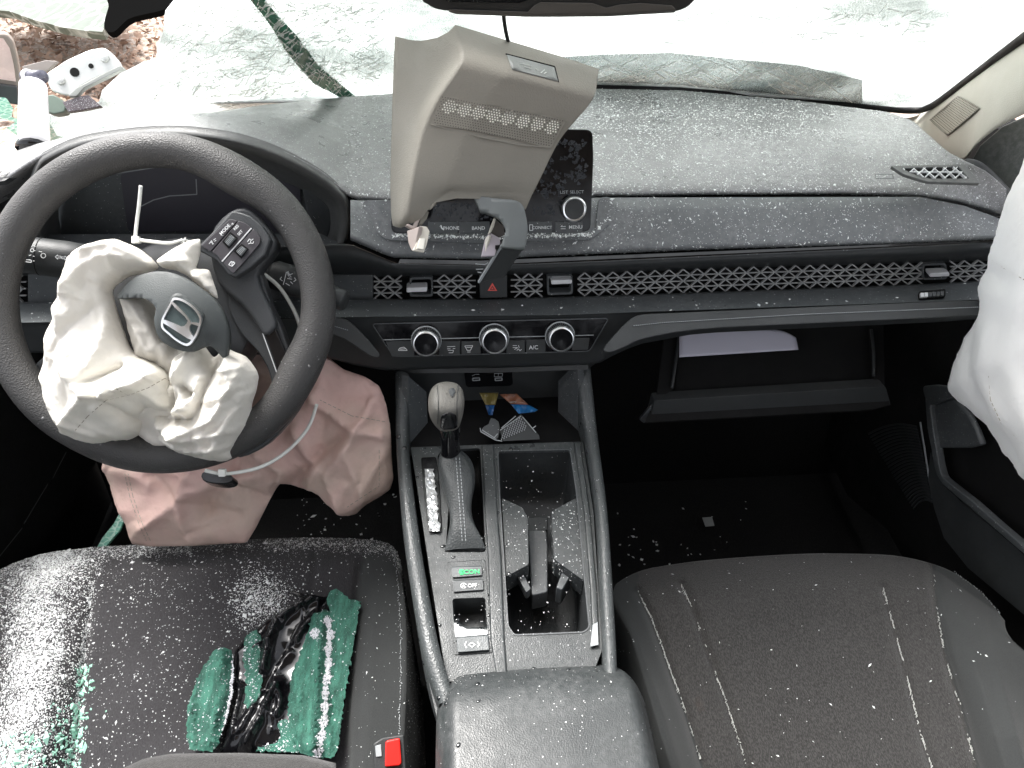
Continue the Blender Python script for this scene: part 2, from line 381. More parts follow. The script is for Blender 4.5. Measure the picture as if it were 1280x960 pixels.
M = dict(
  dashtop=plastic('dash_top_plastic', (.18, .18, .18), .34, 900, .15, dust=.55, fleck=.12, spec=.8),
  dashcl=plastic('hood_plastic', (.11, .113, .11), .5, 700, .25, dust=.12, spec=.5),
  soft=plastic('soft_panel', (.105, .112, .116), .42, 900, .15, dust=.3, fleck=.04, spec=.6),
  dark=plastic('dark_plastic', (.032, .035, .036), .5, 900, .15),
  mid=plastic('mid_plastic', (.060, .066, .069), .45, 900, .18, dust=.12, fleck=.015),
  lip=plastic('lip_plastic', (.078, .087, .09), .42, 900, .18, dust=.12, fleck=.02),
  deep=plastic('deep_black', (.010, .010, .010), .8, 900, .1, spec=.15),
  gloss=plastic('gloss_black', (.006, .006, .007), .1, 900, 0, spec=.6, var=.1),
  screen=plastic('screen_glass', (.003, .003, .004), .12, 900, 0, spec=.25, dust=.02),
  console=plastic('console_plastic', (.034, .039, .040), .42, 700, .2, dust=.10, fleck=.02, spec=.45, wet=.3),
  rail=plastic('rail_plastic', (.05, .056, .057), .42, 420, .4, dust=.08, fleck=.02, spec=.45),
  leather=plastic('armrest_vinyl', (.031, .035, .036), .46, 700, .2, dust=.16, fleck=.008, spec=.4, wet=.3),
  boot=plastic('boot_leather', (.05, .055, .056), .5, 450, .5, spec=.4),
  knob=plastic('shift_leather', (.15, .145, .13), .5, 700, .25, spec=.4),
  rim=plastic('wheel_leather', (.054, .053, .052), .5, 620, .55, spec=.4, wet=.1, gdist=.001),
  hub=plastic('hub_cover', (.055, .062, .062), .55, 900, .2, spec=.4),
  spoke=plastic('spoke_plastic', (.04, .043, .046), .5, 900, .2),
  beige=plastic('beige_trim', (.23, .22, .19), .6, 700, .25, var=.05, spec=.3),
  pillar=plastic('pillar_trim', (.52, .50, .44), .6, 700, .2, var=.05, spec=.3),
  greyarm=plastic('grey_cover', (.14, .155, .155), .45, 900, .1),
  chrome=simple('chrome', (.93, .94, .95), .28, 1.0), satin=simple('satin_silver', (.75, .76, .77), .4, .35),
  white=simple('print_white', (.75, .77, .77), .6), dim=simple('print_grey', (.33, .35, .36), .6), green=simple('print_green', (.05, .65, .2), .6),
  red=simple('red_plastic', (.75, .02, .015), .35), hazred=simple('hazard_print', (.75, .12, .1), .5),
  tie=simple('nylon_white', (.75, .76, .72), .4), rubber=plastic('rubber', (.012, .012, .013), .6, 500, .1, spec=.3),
  seat=fabric('seat_fabric', (.024, .0232, .0225), 900, bump=1.0, weavevar=.8, stain=(tuple(Zp(871, 884, .375)-Vector((.4, .4, .3))), .012, (.075, .04, .025))),
  seatside=fabric('seat_side', (.028, .030, .030), 1400, bump=.3, weavevar=.15),
  dseat=fabric('driver_fabric', (.026, .025, .027), 900, bump=.8, weavevar=.35),
  carpet=fabric('carpet', (.011, .011, .011), 500, bump=1, weavevar=.3, sheen=0),
  airbag=bagcloth('airbag_white', (.92, .89, .83), .3, .5, c2=(.88, .86, .80), dirtamt=.15),
  bagshade=bagcloth('airbag_inner', (.50, .48, .44), .1, .6),  # greyer copy of the airbag cloth, hub cavity shade in its colour
  pink=bagcloth('airbag_pink', (.80, .56, .51), .2, .6, dirt=(.32, .22, .18), dirtamt=.45, c2=(.74, .58, .50), fold=22, foldh=.0012),
  curtain=bagcloth('airbag_curtain', (.96, .96, .95), .62, .6, dirtamt=.03, fold=9, foldh=.003),
  crumb=simple('glass_crumb', (.82, .84, .835), .25), crumb2=simple('glass_crumb_green', (.35, .62, .5), .2),
  drop=simple('water_drop', (.012, .014, .015), .03, Specular_IOR_Level=.9),
  paper=simple('paper', (.60, .59, .68), .7),
)

# ================================================================== SETTING
def quad(name, pts, mat, kind='structure', parent=None):
    o = link(name, pts, [tuple(range(len(pts)))], mat, parent); 
    if kind: o['kind'] = kind
    return o
# ground outside, with fallen leaves
def ground_mat():
    m, N, L = newmat('leafy_ground'); b = N["Principled BSDF"]; tc = N.new("ShaderNodeTexCoord").outputs['Object']
    n1 = noise_n(N, L, tc, 6, 6, .7); n2 = noise_n(N, L, tc, 30, 5, .7)
    c = mixc(N, L, ramp(N, L, n1, .4, .6), (.22, .15, .11), (.42, .34, .28)); c = mixc(N, L, ramp(N, L, n2, .45, .6), c, (.55, .48, .42))
    L.new(c, b.inputs['Base Color']); b.inputs['Roughness'].default_value = .9
    return m
GZ = -.3
quad('ground', [(-150, -150, GZ), (150, -150, GZ), (150, 150, GZ), (-150, 150, GZ)], ground_mat())
# cabin floor, firewall
FLOOR = quad('cabin_floor', [(-.84, -.6, 0), (.84, -.6, 0), (.84, 1.25, 0), (-.84, 1.25, 0)], M['carpet'])
wall = Bag()
wall.prism([Vector(p) for p in ((-.78, 1.0, 0), (.78, 1.0, 0), (.78, 1.12, .66), (-.78, 1.12, .66))], (0, .02, 0))
fw = wall.obj('firewall_carpet', M['carpet']); fw['kind'] = 'structure'

roofm = fabric('added_headliner', (.30, .29, .27), 900, bump=.2, weavevar=.1, sheen=0)
B_ = Bag()
B_.prism([Vector(p) for p in ((-.60, .42, 1.33), (.60, .42, 1.33), (.60, -1.7, 1.36), (-.60, -1.7, 1.36))], (0, 0, .03))
tag(B_.obj('added_headliner', roofm), 'pale unseen roof lining above the camera, added to block overhead light', 'added_headliner')  # roof lining out of view, added to block light from above
for sx in (-1, 1):
    B_ = Bag()
    B_.prism([Vector((sx*.79, y, z)) for y, z in ((1.15, 0), (-1.7, 0), (-1.7, .82), (1.15, .74))], (sx*.05, 0, 0))
    tag(B_.obj('body_side', M['deep']), 'black lower body side beyond the %s door panel' % ('driver' if sx < 0 else 'passenger'), 'car body')
B_ = Bag(); B_.prism([Vector(p) for p in ((-.8, -.55, 0), (.8, -.55, 0), (.8, -.75, .85), (-.8, -.75, .85))], (0, -.1, 0))
tag(B_.obj('rear_bulkhead', M['deep']), 'black unseen bulkhead added behind the camera to shut out rear light', 'car seat')  # unseen bulkhead, added to close off low light from behind

# ================================================================== WINDSHIELD, HOOD, OUTSIDE
def g_ws(P): return (P.z - .80) - (1.13 - .16*(P.x)**2 - P.y)*.68
WS = surf(g_ws)
def pxrow(pts, hit, step=8):
    return [hit(x, y) for x, y in pts]
glass_m = crackle('shattered_glass', (.30, .335, .32), (.93, .96, .95), 420, .85, .25, (1, .3, 1), .6, .6, wid=.06, frost=.45)
glass_clear = crackle('scratched_glass', (.20, .225, .225), (.9, .93, .93), 300, .6, .25, (1, .35, 1), .9, .5)
ws = thing('windshield', 'shattered windshield glass torn open on the driver side, above the dashboard', 'windshield', (0, 1.1, .8))
wpoly = [(237, -60), (228, -6), (207, 20), (204, 45), (196, 62), (197, 78), (178, 84), (150, 98), (128, 118), (124, 132), (92, 140), (52, 150), (36, 160), (44, 172), (70, 178), (110, 176), (150, 166), (240, 150), (330, 137), (400, 129), (490, 121), (640, 110), (750, 106), (850, 109), (1000, 122), (1120, 134), (1152, 134), (1175, 124), (1280, 46), (1340, 0), (1340, -60)]
plate('glass_sheet', wpoly, WS, .006, glass_m, ws, mid=28, back=(0, .68, .73), smooth=True)
# long scratches and cracks in the glass
def streaks(name, n, zone, ang, ln, wd, mat, parent, hit, h=.002, curve=0, smp=None):
    B = Bag(); rnd = random.Random(len(name)*13+n)
    xs = [p[0] for p in zone]; ys = [p[1] for p in zone]
    k = 0; tries = 0
    while k < n and tries < n*40:
        tries += 1
        x = rnd.uniform(min(xs), max(xs)); y = rnd.uniform(min(ys), max(ys)); a = rad(rnd.choice(ang)+rnd.gauss(0, 5)); l = rnd.uniform(*ln)
        x2, y2 = x+math.cos(a)*l, y-math.sin(a)*l
        if not (ptin((x, y), zone) and ptin((x2, y2), zone)): continue
        pts = [hit(x+(x2-x)*t+rnd.gauss(0, .6), y+(y2-y)*t+rnd.gauss(0, .6), h) for t in (0, .33, .66, 1)]
        for a_, b_ in zip(pts, pts[1:]):
            if (b_-a_).length > 1e-4: B.bar(a_, b_, wd*rnd.uniform(.5, 1.5), wd*.5, -Fw)
        k += 1
    return B.obj(name, mat, parent)
crk, N, L = newmat('crack_white'); N["Principled BSDF"].inputs['Base Color'].default_value = (.93, .95, .94, 1)
_t = N.new("ShaderNodeBsdfTranslucent"); _t.inputs[0].default_value = (.97, .98, .97, 1); _m = N.new("ShaderNodeMixShader"); _m.inputs[0].default_value = .75
L.new(N["Principled BSDF"].outputs[0], _m.inputs[1]); L.new(_t.outputs[0], _m.inputs[2]); L.new(_m.outputs[0], N["Material Output"].inputs[0])
def WSh(px, py, h=0): return WS(px, py, h)
z1 = [(690, 72), (752, 68), (840, 66), (1000, 82), (1078, 100), (1078, 130), (1000, 120), (850, 106), (752, 102), (690, 102)]
plate('scratched_band', z1, lambda x, y, h=0: WS(x, y, .006), .001, glass_clear, ws, mid=20, smooth=True)
tag(streaks('glass_scratch', 110, z1, (25, 38, -28, 30), (20, 70), .0012, crk, ws, WSh, .01), kind='stuff')
z2 = [(237, 0), (480, 0), (488, 118), (380, 128), (200, 140), (140, 120), (200, 60)]
tag(streaks('glass_crack', 1100, z2, (60, 25, -30, 5, 80), (5, 26), .0014, crk, ws, WSh, .004), kind='stuff')
z3 = [(750, 3), (1180, 3), (1180, 60), (750, 60)]
tag(streaks('glass_crack', 120, z3, (20, -10, 50), (6, 30), .0014, crk, ws, WSh, .004), kind='stuff')
greeng = crackle('green_glass', (.02, .17, .10), (.12, .42, .30), 300, 1.0, .3, trans=.45, wid=.03)
tealg = crackle('teal_glass', (.25, .55, .45), (.85, .95, .92), 110, .9, .2, trans=.4, wid=.06)
plate('folded_glass_seam', [(310, -4), (328, -6), (336, 6), (352, 24), (372, 46), (384, 62), (398, 82), (420, 100), (444, 120), (430, 124), (412, 114), (392, 104), (374, 84), (356, 62), (342, 38), (328, 18)], lambda x, y, h=0: WS(x, y, .008), .004, greeng, ws)
tag(streaks('seam_crack', 150, [(306, -4), (336, -4), (384, 56), (446, 118), (430, 126), (390, 108), (340, 40)], (60, 30, -40), (4, 16), .0013, crk, ws, WSh, .014), kind='stuff')
plate('glass_sheet', [(-30, 120), (6, 122), (14, 134), (12, 146), (30, 150), (60, 152), (70, 170), (90, 172), (130, 158), (146, 160), (112, 172), (76, 182), (30, 176), (16, 166), (8, 160), (20, 152), (-6, 146), (-30, 150)], lambda x, y, h=0: WS(x, y, .012), .004, tealg, ws)

hood = thing('car_hood', 'white crumpled car hood beyond the shattered windshield', 'car hood', (0, 1.4, .7))
white_paint = simple('white_body_paint', (.82, .83, .83), .3, Coat_Weight=.5)
hr = []
for j in range(14):
    y = 1.15+j*.09; hr.append([Vector((x, y, .77+.05*math.sin(j*.2)-.012*j - .06*(x/.8)**4 + .02*noise.noise(Vector((x*3, y*4, 0))))) for x in np.linspace(-.42 if j < 99 else -.8, .85, 30)])
o = loft('hood_panel', hr, white_paint, hood); solid(o, .004)
cowl = plate('cowl_panel', [(690, 62), (1082, 94), (1120, 128), (1000, 118), (850, 104), (690, 104)], lambda x, y, h=0: WS(x, y, -.14), .01, simple('cowl', (.20, .25, .25), .6), None)
tag(cowl, 'grey wiper cowl strip just behind the scratched lower right glass', 'cowl')
seal = thing('windshield_seal', 'black rubber seal along the lower edge of the windshield and pillar', 'rubber seal', WS(900, 112))
srow = smooth_poly([(738, 109), (800, 110), (900, 116), (1000, 125), (1090, 134), (1140, 138), (1160, 134), (1180, 122), (1230, 84), (1285, 42), (1340, 0)], 4, False)
V, F = tube_geo([WS(x, y, .006) for x, y in srow], .0058, 8); link('rubber_bead', V, F, M['rubber'], seal, True)

# things seen through the torn opening at the upper left
def G(px, py, h=0): return Zp(px, py, GZ+h)
B = Bag(); rnd = random.Random(3)
for k in range(7000):
    px, py = rnd.uniform(-120, 330), rnd.uniform(-60, 150); c = G(px, py, .01+rnd.random()*.03); s = rnd.uniform(.012, .035)
    a = Vector((rnd.gauss(0, 1), rnd.gauss(0, 1), rnd.gauss(0, .45))).normalized()*s; b = Vector((-a.y, a.x, rnd.gauss(0, .5)*s))*.6
    B.add([c-a, c+b*.9, c+a, c-b], [(0, 1, 2, 3)])
leafm = plastic('dead_leaves', (.40, .27, .20), .8, 20, 0, var=.55)
tag(link('fallen_leaves', B.V, B.F, leafm), kind='stuff', label='brown fallen leaves scattered on the ground outside at upper left')
dk = plate('shade_panel', smooth_poly([(142, 40), (131, 36), (131, 24), (136, 8), (146, -30), (330, -30), (330, -8), (238, -2), (205, 12), (180, 18), (160, 24)], 3), lambda x, y, h=0: G(x, y, .55), .03, simple('matte_black', (.004, .004, .004), 1.0, Specular_IOR_Level=0.0), None, back=(0, 0.6, -1))  # black sheet put in for the shade under a parked vehicle
tag(dk, 'black rounded sheet standing in for shade under a parked vehicle, above brown leaves', 'panel')
pale = plate('pale_panel', [(-60, -40), (140, -40), (134, 22), (128, 40), (104, 38), (78, 34), (40, 24), (12, 14), (-60, 8)], lambda x, y, h=0: G(x, y, .35), .05, crackle('pale_sheet', (.11, .14, .11), (.5, .54, .5), 14, 1, .5, (1, .3, 1), .3, .3), None, back=(0, .5, -1))
tag(pale, 'pale greenish broken sheet lying outside at the top left corner', 'sheet')
dm = thing('door_mirror', 'side mirror with a painted pinkish reflection of leaves, in a beige frame at the far left', 'mirror', Dp(5, 85, 1.15))
plate('mirror_housing', round_poly([(-60, 40), (8, 42), (17, 52), (22, 70), (27, 100), (26, 131), (-60, 112)], 5), Plane(Dp(5, 85, 1.15), (.5, -1, .2)), .05, plastic('mirror_frame', (.24, .20, .17), .5), dm, bev=.004)
plate('mirror_glass', [(-60, 46), (4, 48), (12, 60), (17, 80), (20, 102), (-60, 90)], Plane(Dp(5, 85, 1.148), (.5, -1, .2)), .002, plastic('painted_reflection', (.62, .46, .42), .25, 60, .2, var=.5), dm)  # pinkish leaf reflection painted as the colour of the glass
plate('mirror_base', [(-60, 98), (22, 108), (25, 132), (-60, 118)], Plane(Dp(5, 85, 1.14), (.5, -1, .2)), .03, M['dark'], dm, bev=.003)
hp = Plane(Dp(95, 95, 1.05), (.1, -.8, .6))
hg = thing('hinge_bracket', 'bent bare metal hinge bracket beside the torn glass, upper left', 'hinge', hp(95, 95))
def P8(pts, ox, oy, s): return [(ox+x/s, oy+y/s) for x, y in pts]
metal = plastic('bare_metal', (.62, .63, .60), .38, 300, .1, metal=.55, var=.12)
plate('bracket_plate', round_poly(P8([(225, 370), (330, 300), (440, 250), (520, 235), (560, 265), (600, 310), (610, 335), (520, 370), (440, 410), (390, 440), (370, 480), (300, 470), (250, 450)], 0, 0, 4), 6), hp, .006, metal, hg, bev=.002)
plate('bracket_flange', P8([(600, 325), (622, 340), (500, 400), (420, 440), (380, 482), (340, 480), (380, 440), (480, 385)], 0, 0, 4), lambda x, y, h=0: hp(x, y, .003), .01, plastic('dull_metal', (.32, .33, .31), .5, metal=.5), hg, back=-hp.n, bev=.001)
plate('bracket_arm', P8([(110, 330), (230, 300), (290, 305), (240, 350), (120, 372)], 0, 0, 4), lambda x, y, h=0: hp(x, y, -.01), .006, plastic('brown_metal', (.25, .22, .2), .5), hg, back=-hp.n, bev=.001)
for x, y, r, mt in ((373, 361, 22, 'deep'), (455, 330, 12, 'deep')):
    disc('bolt_hole', hp(x/4, y/4, .0005), hp.n, r/4*1.05/FPX, .0006, M[mt], hg, 20)
for x, y, r in ((522, 290, 22), (304, 405, 20)):
    c = hp(x/4, y/4, .001); disc('rivet', c, hp.n, 0, 0, metal, hg, 20, [(.0001, .004), (r/4*.5/FPX, .004), (r/4*.9/FPX, .003), (r/4*1.05/FPX, 0)])
plate('bracket_foot', P8([(225, 480), (260, 470), (300, 490), (330, 530), (320, 560), (270, 570), (230, 560)], 0, 0, 4), hp, .02, plastic('green_grey', (.17, .22, .18), .5), hg, bev=.002)
plate('bracket_foot', P8([(310, 510), (400, 480), (440, 475), (505, 530), (420, 548), (340, 560)], 0, 0, 4), hp, .01, plastic('speckled_grey', (.13, .11, .12), .6, fleck=.4), hg, bev=.001)
tb = thing('pillar_strip', 'white cylindrical strip with black ends hanging over the left dash corner', 'trim strip', Dp(42, 150, .98))
tube('strip_body', [Dp(42+ (i-5)*.1, 108+i*7.6, .98-.004*i) for i in range(11)], [.0165+.0002*i for i in range(11)], simple('strip_white', (.85, .84, .85), .3), tb, 16)
tube('strip_cap', [Dp(42, 183, .944), Dp(42, 186, .943), Dp(42, 191, .942)], [.020, .0205, .017], M['gloss'], tb, 16)
tube('strip_tip', [Dp(43, 190, .94), Dp(43.5, 198, .94)], [.004, .001], M['dark'], tb, 8)
tube('strip_collar', [Dp(31, 96, 1.0), Dp(54, 96, .99)], .0085, plastic('collar', (.10, .10, .13), .25), tb, 14)
tube('strip_collar_band', [Dp(34, 96, .997), Dp(37, 96, .996)], .010, M['satin'], tb, 14)

# ================================================================== DASHBOARD
dash = thing('dashboard', 'black dashboard dusted with white glass crumbs, running the full width under the windshield', 'dashboard', (0, .8, .6))
NX = 150
def rows_of(defs, x0, x1, n=NX):
    out = []
    for kind, pts in defs:
        pts = sorted(pts); r = []
        for i in range(n):
            x = x0+(x1-x0)*i/(n-1)
            v = lerp_poly(pts, x)
            r.append(Yp(x, v[0], v[1]) if kind == 'y' else Zp(x, v[0], v[1]))
        out.append(r)
    return out
arc = smooth_poly([(-60, 262), (-30, 246), (0, 227), (30, 206), (60, 189), (100, 173), (160, 163), (210, 160), (250, 162), (300, 170), (350, 187), (400, 213), (424, 233), (440, 244)], 5, False)
near = [(x, y) for x, y in arc] + [(490, 247), (600, 244), (745, 240), (900, 238), (1050, 237), (1150, 240), (1205, 248), (1240, 258), (1262, 268)]
far = [(-70, 205), (0, 196), (50, 178), (110, 170), (150, 160), (240, 144), (330, 131), (400, 124), (490, 117), (640, 108), (750, 111), (850, 113), (1000, 126), (1110, 140), (1140, 150), (1185, 190), (1235, 215), (1262, 240)]
def hy(x):           # y depth of the near edge of the dash top
    return .80+.03*math.exp(-((x-200)/260)**2)
near_r = [(x, y, hy(x)) for x, y in near]
top0 = rows_of([('z', [(x, y, .80) for x, y in far])], -60, 1258)[0]
top3 = rows_of([('y', near_r)], -60, 1258)[0]
for i in range(NX):
    x_ = -60+1318*i/(NX-1)
    if x_ > 900:
        yy_ = top3[i].y+.006+.10*max(0, (1240-x_)/340)
        if top0[i].y < yy_: top0[i] = Yp(x_, lerp_poly(sorted(far), x_)[0], yy_)
trow = [[a.lerp(b, t)+Vector((0, 0, .018*min(1, ((a-b).length/.24)**2)*math.sin(math.pi*t)*(0.35+.65*t))) for a, b in zip(top0, top3)] for t in np.linspace(0, 1, 22)]
lipr = [[p+Vector((0, -.001, -.003)) for p in top3], [p+Vector((0, .002, -.006)) for p in top3], [p+Vector((0, .012, -.012)) for p in top3], [p+Vector((0, .05, -.03)) for p in top3]]
dtop = loft('dash_top', [[p+Vector((0, .03, -.05)) for p in top0]]+trow+lipr, M['dashtop'], dash); bevel  # crowned top pad
# instrument hood rim, smooth charcoal
HI = smooth_poly([(46, 206), (60, 193), (100, 176), (160, 166), (210, 163), (250, 165), (300, 173), (350, 190), (400, 217), (424, 237), (436, 256), (436, 290), (428, 308), (410, 312), (230, 314), (60, 308), (38, 285), (36, 240)], 3)
cx, cy = 236, 250
hd = thing; r0 = [Yp(x, y, hy(x)-.002) for x, y in HI]
def shrink(k, yy, ox=0, oy=0): return [Yp(cx+(x-cx)*k[0]+ox, cy+(y-cy)*k[1]+oy, yy) for x, y in HI]
r_ = [[p+Vector((0, .004, .004)) for p in r0], r0, shrink((.985, .96), .806, 0, 2), shrink((.93, .84), .84, 0, 4), shrink((.86, .70), .875, 4, 8), shrink((.84, .66), .885, 6, 10)]
o = loft('instrument_recess', r_, M['dashcl'], dash, close=True)
iw = plate('cluster_bezel', round_poly([(70, 198), (395, 196), (418, 250), (408, 306), (80, 304), (50, 250)], 20), Plane((0, .884, .7), (0, -1, .15)), .01, M['lip'], dash)
disp = plate('instrument_screen', round_poly([(150, 217), (232, 204), (300, 203), (372, 209), (376, 250), (374, 290), (160, 289)], 6), Plane((0, .879, .7), (0, -1, .15)), .004, simple('cluster_glass', (.055, .053, .066), .35), dash)
dpl = Plane((0, .8785, .7), (0, -1, .15))
B = Bag()
for seg in ([(176, 258), (192, 250), (212, 245), (246, 243), (245, 224)], [(145, 217), (170, 213), (196, 209)], [(342, 230), (354, 218), (366, 205)]):
    for a, b in zip(seg, seg[1:]): B.bar(dpl(*a), dpl(*b), .0012, .0004, dpl.n)
B.obj('screen_crack', M['dim'], disp)['kind'] = 'stuff'
plate('cluster_frame', smooth_poly([(375, 214), (398, 222), (416, 250), (407, 302), (381, 300), (384, 270)], 3), Plane((0, .872, .7), (0, -1, .15)), .01, M['mid'], dash, bev=.002)
plate('cluster_lower_trim', [(60, 292), (400, 291), (426, 303), (418, 313), (230, 315), (48, 310)], Plane((0, .80, .7), (0, -.5, 1)), .01, M['mid'], dash, bev=.002)

# soft panel
s_in = [('y', [(438, 252, .815), (490, 254, .815), (745, 249, .815), (1150, 248, .815), (1205, 259, .815), (1252, 276, .815)]),
        ('y', [(438, 251, .80), (490, 253, .80), (745, 248, .80), (1150, 247, .80), (1205, 258, .80), (1252, 275, .80)]),
        ('y', [(438, 250, .786), (490, 252, .786), (745, 247, .786), (1150, 246, .786), (1205, 257, .786), (1252, 274, .786)]),
        ('y', [(438, 262, .774), (490, 270, .774), (745, 264, .774), (1150, 260, .774), (1252, 279, .776)]),
        ('y', [(438, 280, .758), (490, 296, .758), (745, 288, .758), (1150, 278, .758), (1252, 286, .76)]),
        ('y', [(438, 292, .745), (490, 313, .745), (600, 315, .745), (750, 308, .745), (900, 303, .745), (1100, 298, .745), (1252, 293, .745)]),
        ('y', [(438, 296, .741), (490, 319, .741), (600, 321, .741), (750, 314, .741), (900, 309, .741), (1100, 303, .741), (1252, 297, .741)]),
        ('y', [(438, 300, .75), (490, 322, .75), (600, 324, .75), (750, 317, .75), (900, 311, .75), (1100, 305, .75), (1252, 299, .75)]),
        ('y', [(438, 300, .79), (490, 322, .79), (600, 324, .79), (750, 317, .79), (900, 311, .79), (1100, 305, .79), (1252, 299, .79)])]
sr = rows_of(s_in, 438, 1252, 120)
soft = loft('soft_trim_panel', sr, M['soft'], dash)
gp = Plane((0, .748, .73), (0, -1, .35))
plate('gloss_strip', [(500, 324), (600, 326), (750, 320), (900, 313), (1100, 306), (1224, 301), (1224, 303), (1100, 310), (900, 318), (750, 325), (600, 331), (498, 329)], gp, .003, M['gloss'], dash)
B = Bag()
ln = [(490, 330), (600, 333), (750, 327), (900, 320), (1100, 311), (1235, 304)]
for a, b in zip(ln, ln[1:]): B.bar(gp(*a, .0005), gp(*b, .0005), .0012, .0008, gp.n)
B.obj('trim_line', M['mid'], dash)
# lower face rows
def band(name, defs, mat, x0, x1, n=100): return loft(name, rows_of(defs, x0, x1, n), mat, dash)
b0 = [(-80, 316, .76), (40, 318, .76), (436, 306, .76), (495, 331, .752), (600, 334, .752), (750, 328, .752), (900, 321, .752), (1100, 312, .752), (1245, 304, .752)]
g0 = [(-80, 346, .785), (40, 344, .785), (465, 345, .785), (620, 343, .785), (750, 341, .785), (900, 335, .785), (1000, 332, .785), (1160, 328, .785), (1245, 325, .785)]
g1 = [(-80, 380, .775), (40, 378, .775), (465, 374, .775), (620, 373, .775), (800, 368, .775), (1000, 361, .775), (1160, 355, .775), (1245, 350, .775)]
def shp(r, dy=0, yy=None, dyy=0): return [(a, b+dy, (c if yy is None else yy)+dyy) for a, b, c in r]
band('upper_fascia', [('y', shp(b0, -2, None, .04)), ('y', b0), ('y', [(a, (p+q)/2+2, .772) for (a, p, _), (q) in [((x[0], x[1], 0), lerp_poly(g0, x[0])[0]) for x in b0]]), ('y', g0), ('y', shp(g0, 2, .82))], M['dark'], -80, 1245)
l0 = shp(g1, 0, .775); l1 = shp(g1, 3, .757)
l2 = [(-80, 402, .726), (465, 393, .726), (700, 391, .726), (800, 387, .726), (1000, 380, .726), (1245, 371, .726)]
l3 = [(-80, 405, .720), (465, 396, .720), (700, 394, .720), (800, 390, .720), (1000, 383, .720), (1245, 374, .720)]
l4 = [(-80, 410, .722), (400, 404, .722), (465, 401, .722), (762, 396, .722), (800, 394, .722), (1245, 377, .722)]
l5 = [(-80, 436, .710), (400, 440, .71), (440, 452, .705), (480, 459, .704), (745, 452, .704), (775, 436, .706), (800, 426, .708), (870, 413, .71), (1245, 394, .71)]
l6 = shp(l5, 4, .712); l7 = shp(l5, -3, .80)
band('vent_lower_lip', [('y', shp(g1, -2, .82)), ('y', l0), ('y', l1), ('y', l2), ('y', l3)], M['lip'], -80, 1245)
band('lower_fascia', [('y', shp(l3, .5, .7205)), ('y', l4), ('y', l5), ('y', l6), ('y', l7)], M['dark'], -80, 1245)
# lattice of the air outlet
GB = Plane((0, .80, .68), (0, -1, .25)); gb = Bag()
gb.prism([GB(-80, 340), GB(1245, 318), GB(1245, 356), GB(620, 379), GB(-80, 384)], (0, .01, 0)); gb.obj('vent_backing', M['deep'], dash)
GL = Plane((0, .779, .68), (0, -1, .25))
def lat_geo(x0, x1, name, skip=()):
    B = Bag(); per = 17.6
    def top(x): return lerp_poly([(a, b) for a, b, c in g0], x)[0]
    def bot(x): return lerp_poly([(a, b) for a, b, c in g1], x)[0]
    def at(x, v): return GL(x, top(x)+(bot(x)-top(x))*v)
    def ok(x): return x0 <= x <= x1 and not any(a < x < b for a, b in skip)
    for v in (.25, .5, .75):
        x = x0
        while x < x1:
            if ok(x) and ok(x+4.4): B.bar(at(x, v), at(min(x+4.4, x1), v), .0011, .003, GL.n)
            x += 4.4
    n = int((x1-x0)/per)+3
    for k in range(-3, n+1):
        for sgn in (1, -1):
            xs = x0+k*per
            for q in range(4):
                a = (xs+sgn*(q*per/2), q/4); b = (xs+sgn*((q+1)*per/2), (q+1)/4)
                if ok(a[0]) and ok(b[0]): B.bar(at(*a), at(*b), .0013, .0035, GL.n)
    return B.obj(name, M['lat'], dash)
M['lat'] = plastic('lattice_grey', (.34, .345, .345), .35, spec=.6)
lat_geo(467, 1240, 'vent_lattice', skip=((504, 541), (597, 636), (682, 718), (1156, 1186)))['kind'] = 'stuff'
lat_geo(-60, 34, 'vent_lattice')['kind'] = 'stuff'
plate('vent_blank', [(35, 343), (466, 344), (466, 375), (35, 379)], lambda x, y, h=0: GL(x, y, .001), .01, M['mid'], dash, back=(0, 1, 0))
def vent_tab(x0, y0, x1, y1, bx):
    fr = plate('vent_adjuster', round_poly(bx, 4), lambda x, y, h=0: GL(x, y, .002), .012, M['mid'], dash, back=(0, 1, 0), holes=[round_poly([((a-sum(p[0] for p in bx)/4)*.86+sum(p[0] for p in bx)/4, (b-sum(p[1] for p in bx)/4)*.78+sum(p[1] for p in bx)/4) for a, b in bx], 3)])
    plate('adjuster_tab', round_poly([(x0, y0), (x1, y0-1), (x1, y1-1), (x0, y1)], 2), lambda x, y, h=0: GL(x, y, .010), .012, M['satin'], fr, back=(0, 1, 0), bev=.001)
vent_tab(508, 360, 534, 366, [(512, 347), (541, 346), (541, 371), (512, 371)])
vent_tab(689, 350.5, 715, 356, [(684, 345), (716, 344), (716, 368), (684, 369)])
vent_tab(1162, 341.5, 1187, 346.5, [(1153, 330), (1183, 329), (1184, 349), (1153, 350)])
LP = Plane((0, .742, .672), (0, -.35, 1))
wr = plate('thumbwheel_slot', round_poly([(1149, 364), (1182, 361), (1182, 371), (1150, 373)], 2), lambda x, y, h=0: LP(x, y, .001), .004, M['deep'], dash, back=-LP.n)
for k in range(6):
    plate('thumbwheel', [(1151+k*5, 366-k*.4), (1155+k*5, 366-k*.4), (1155+k*5, 371-k*.4), (1151+k*5, 371-k*.4)], lambda x, y, h=0: LP(x, y, .004), .003, M['satin'] if k < 2 else M['mid'], wr, back=-LP.n)
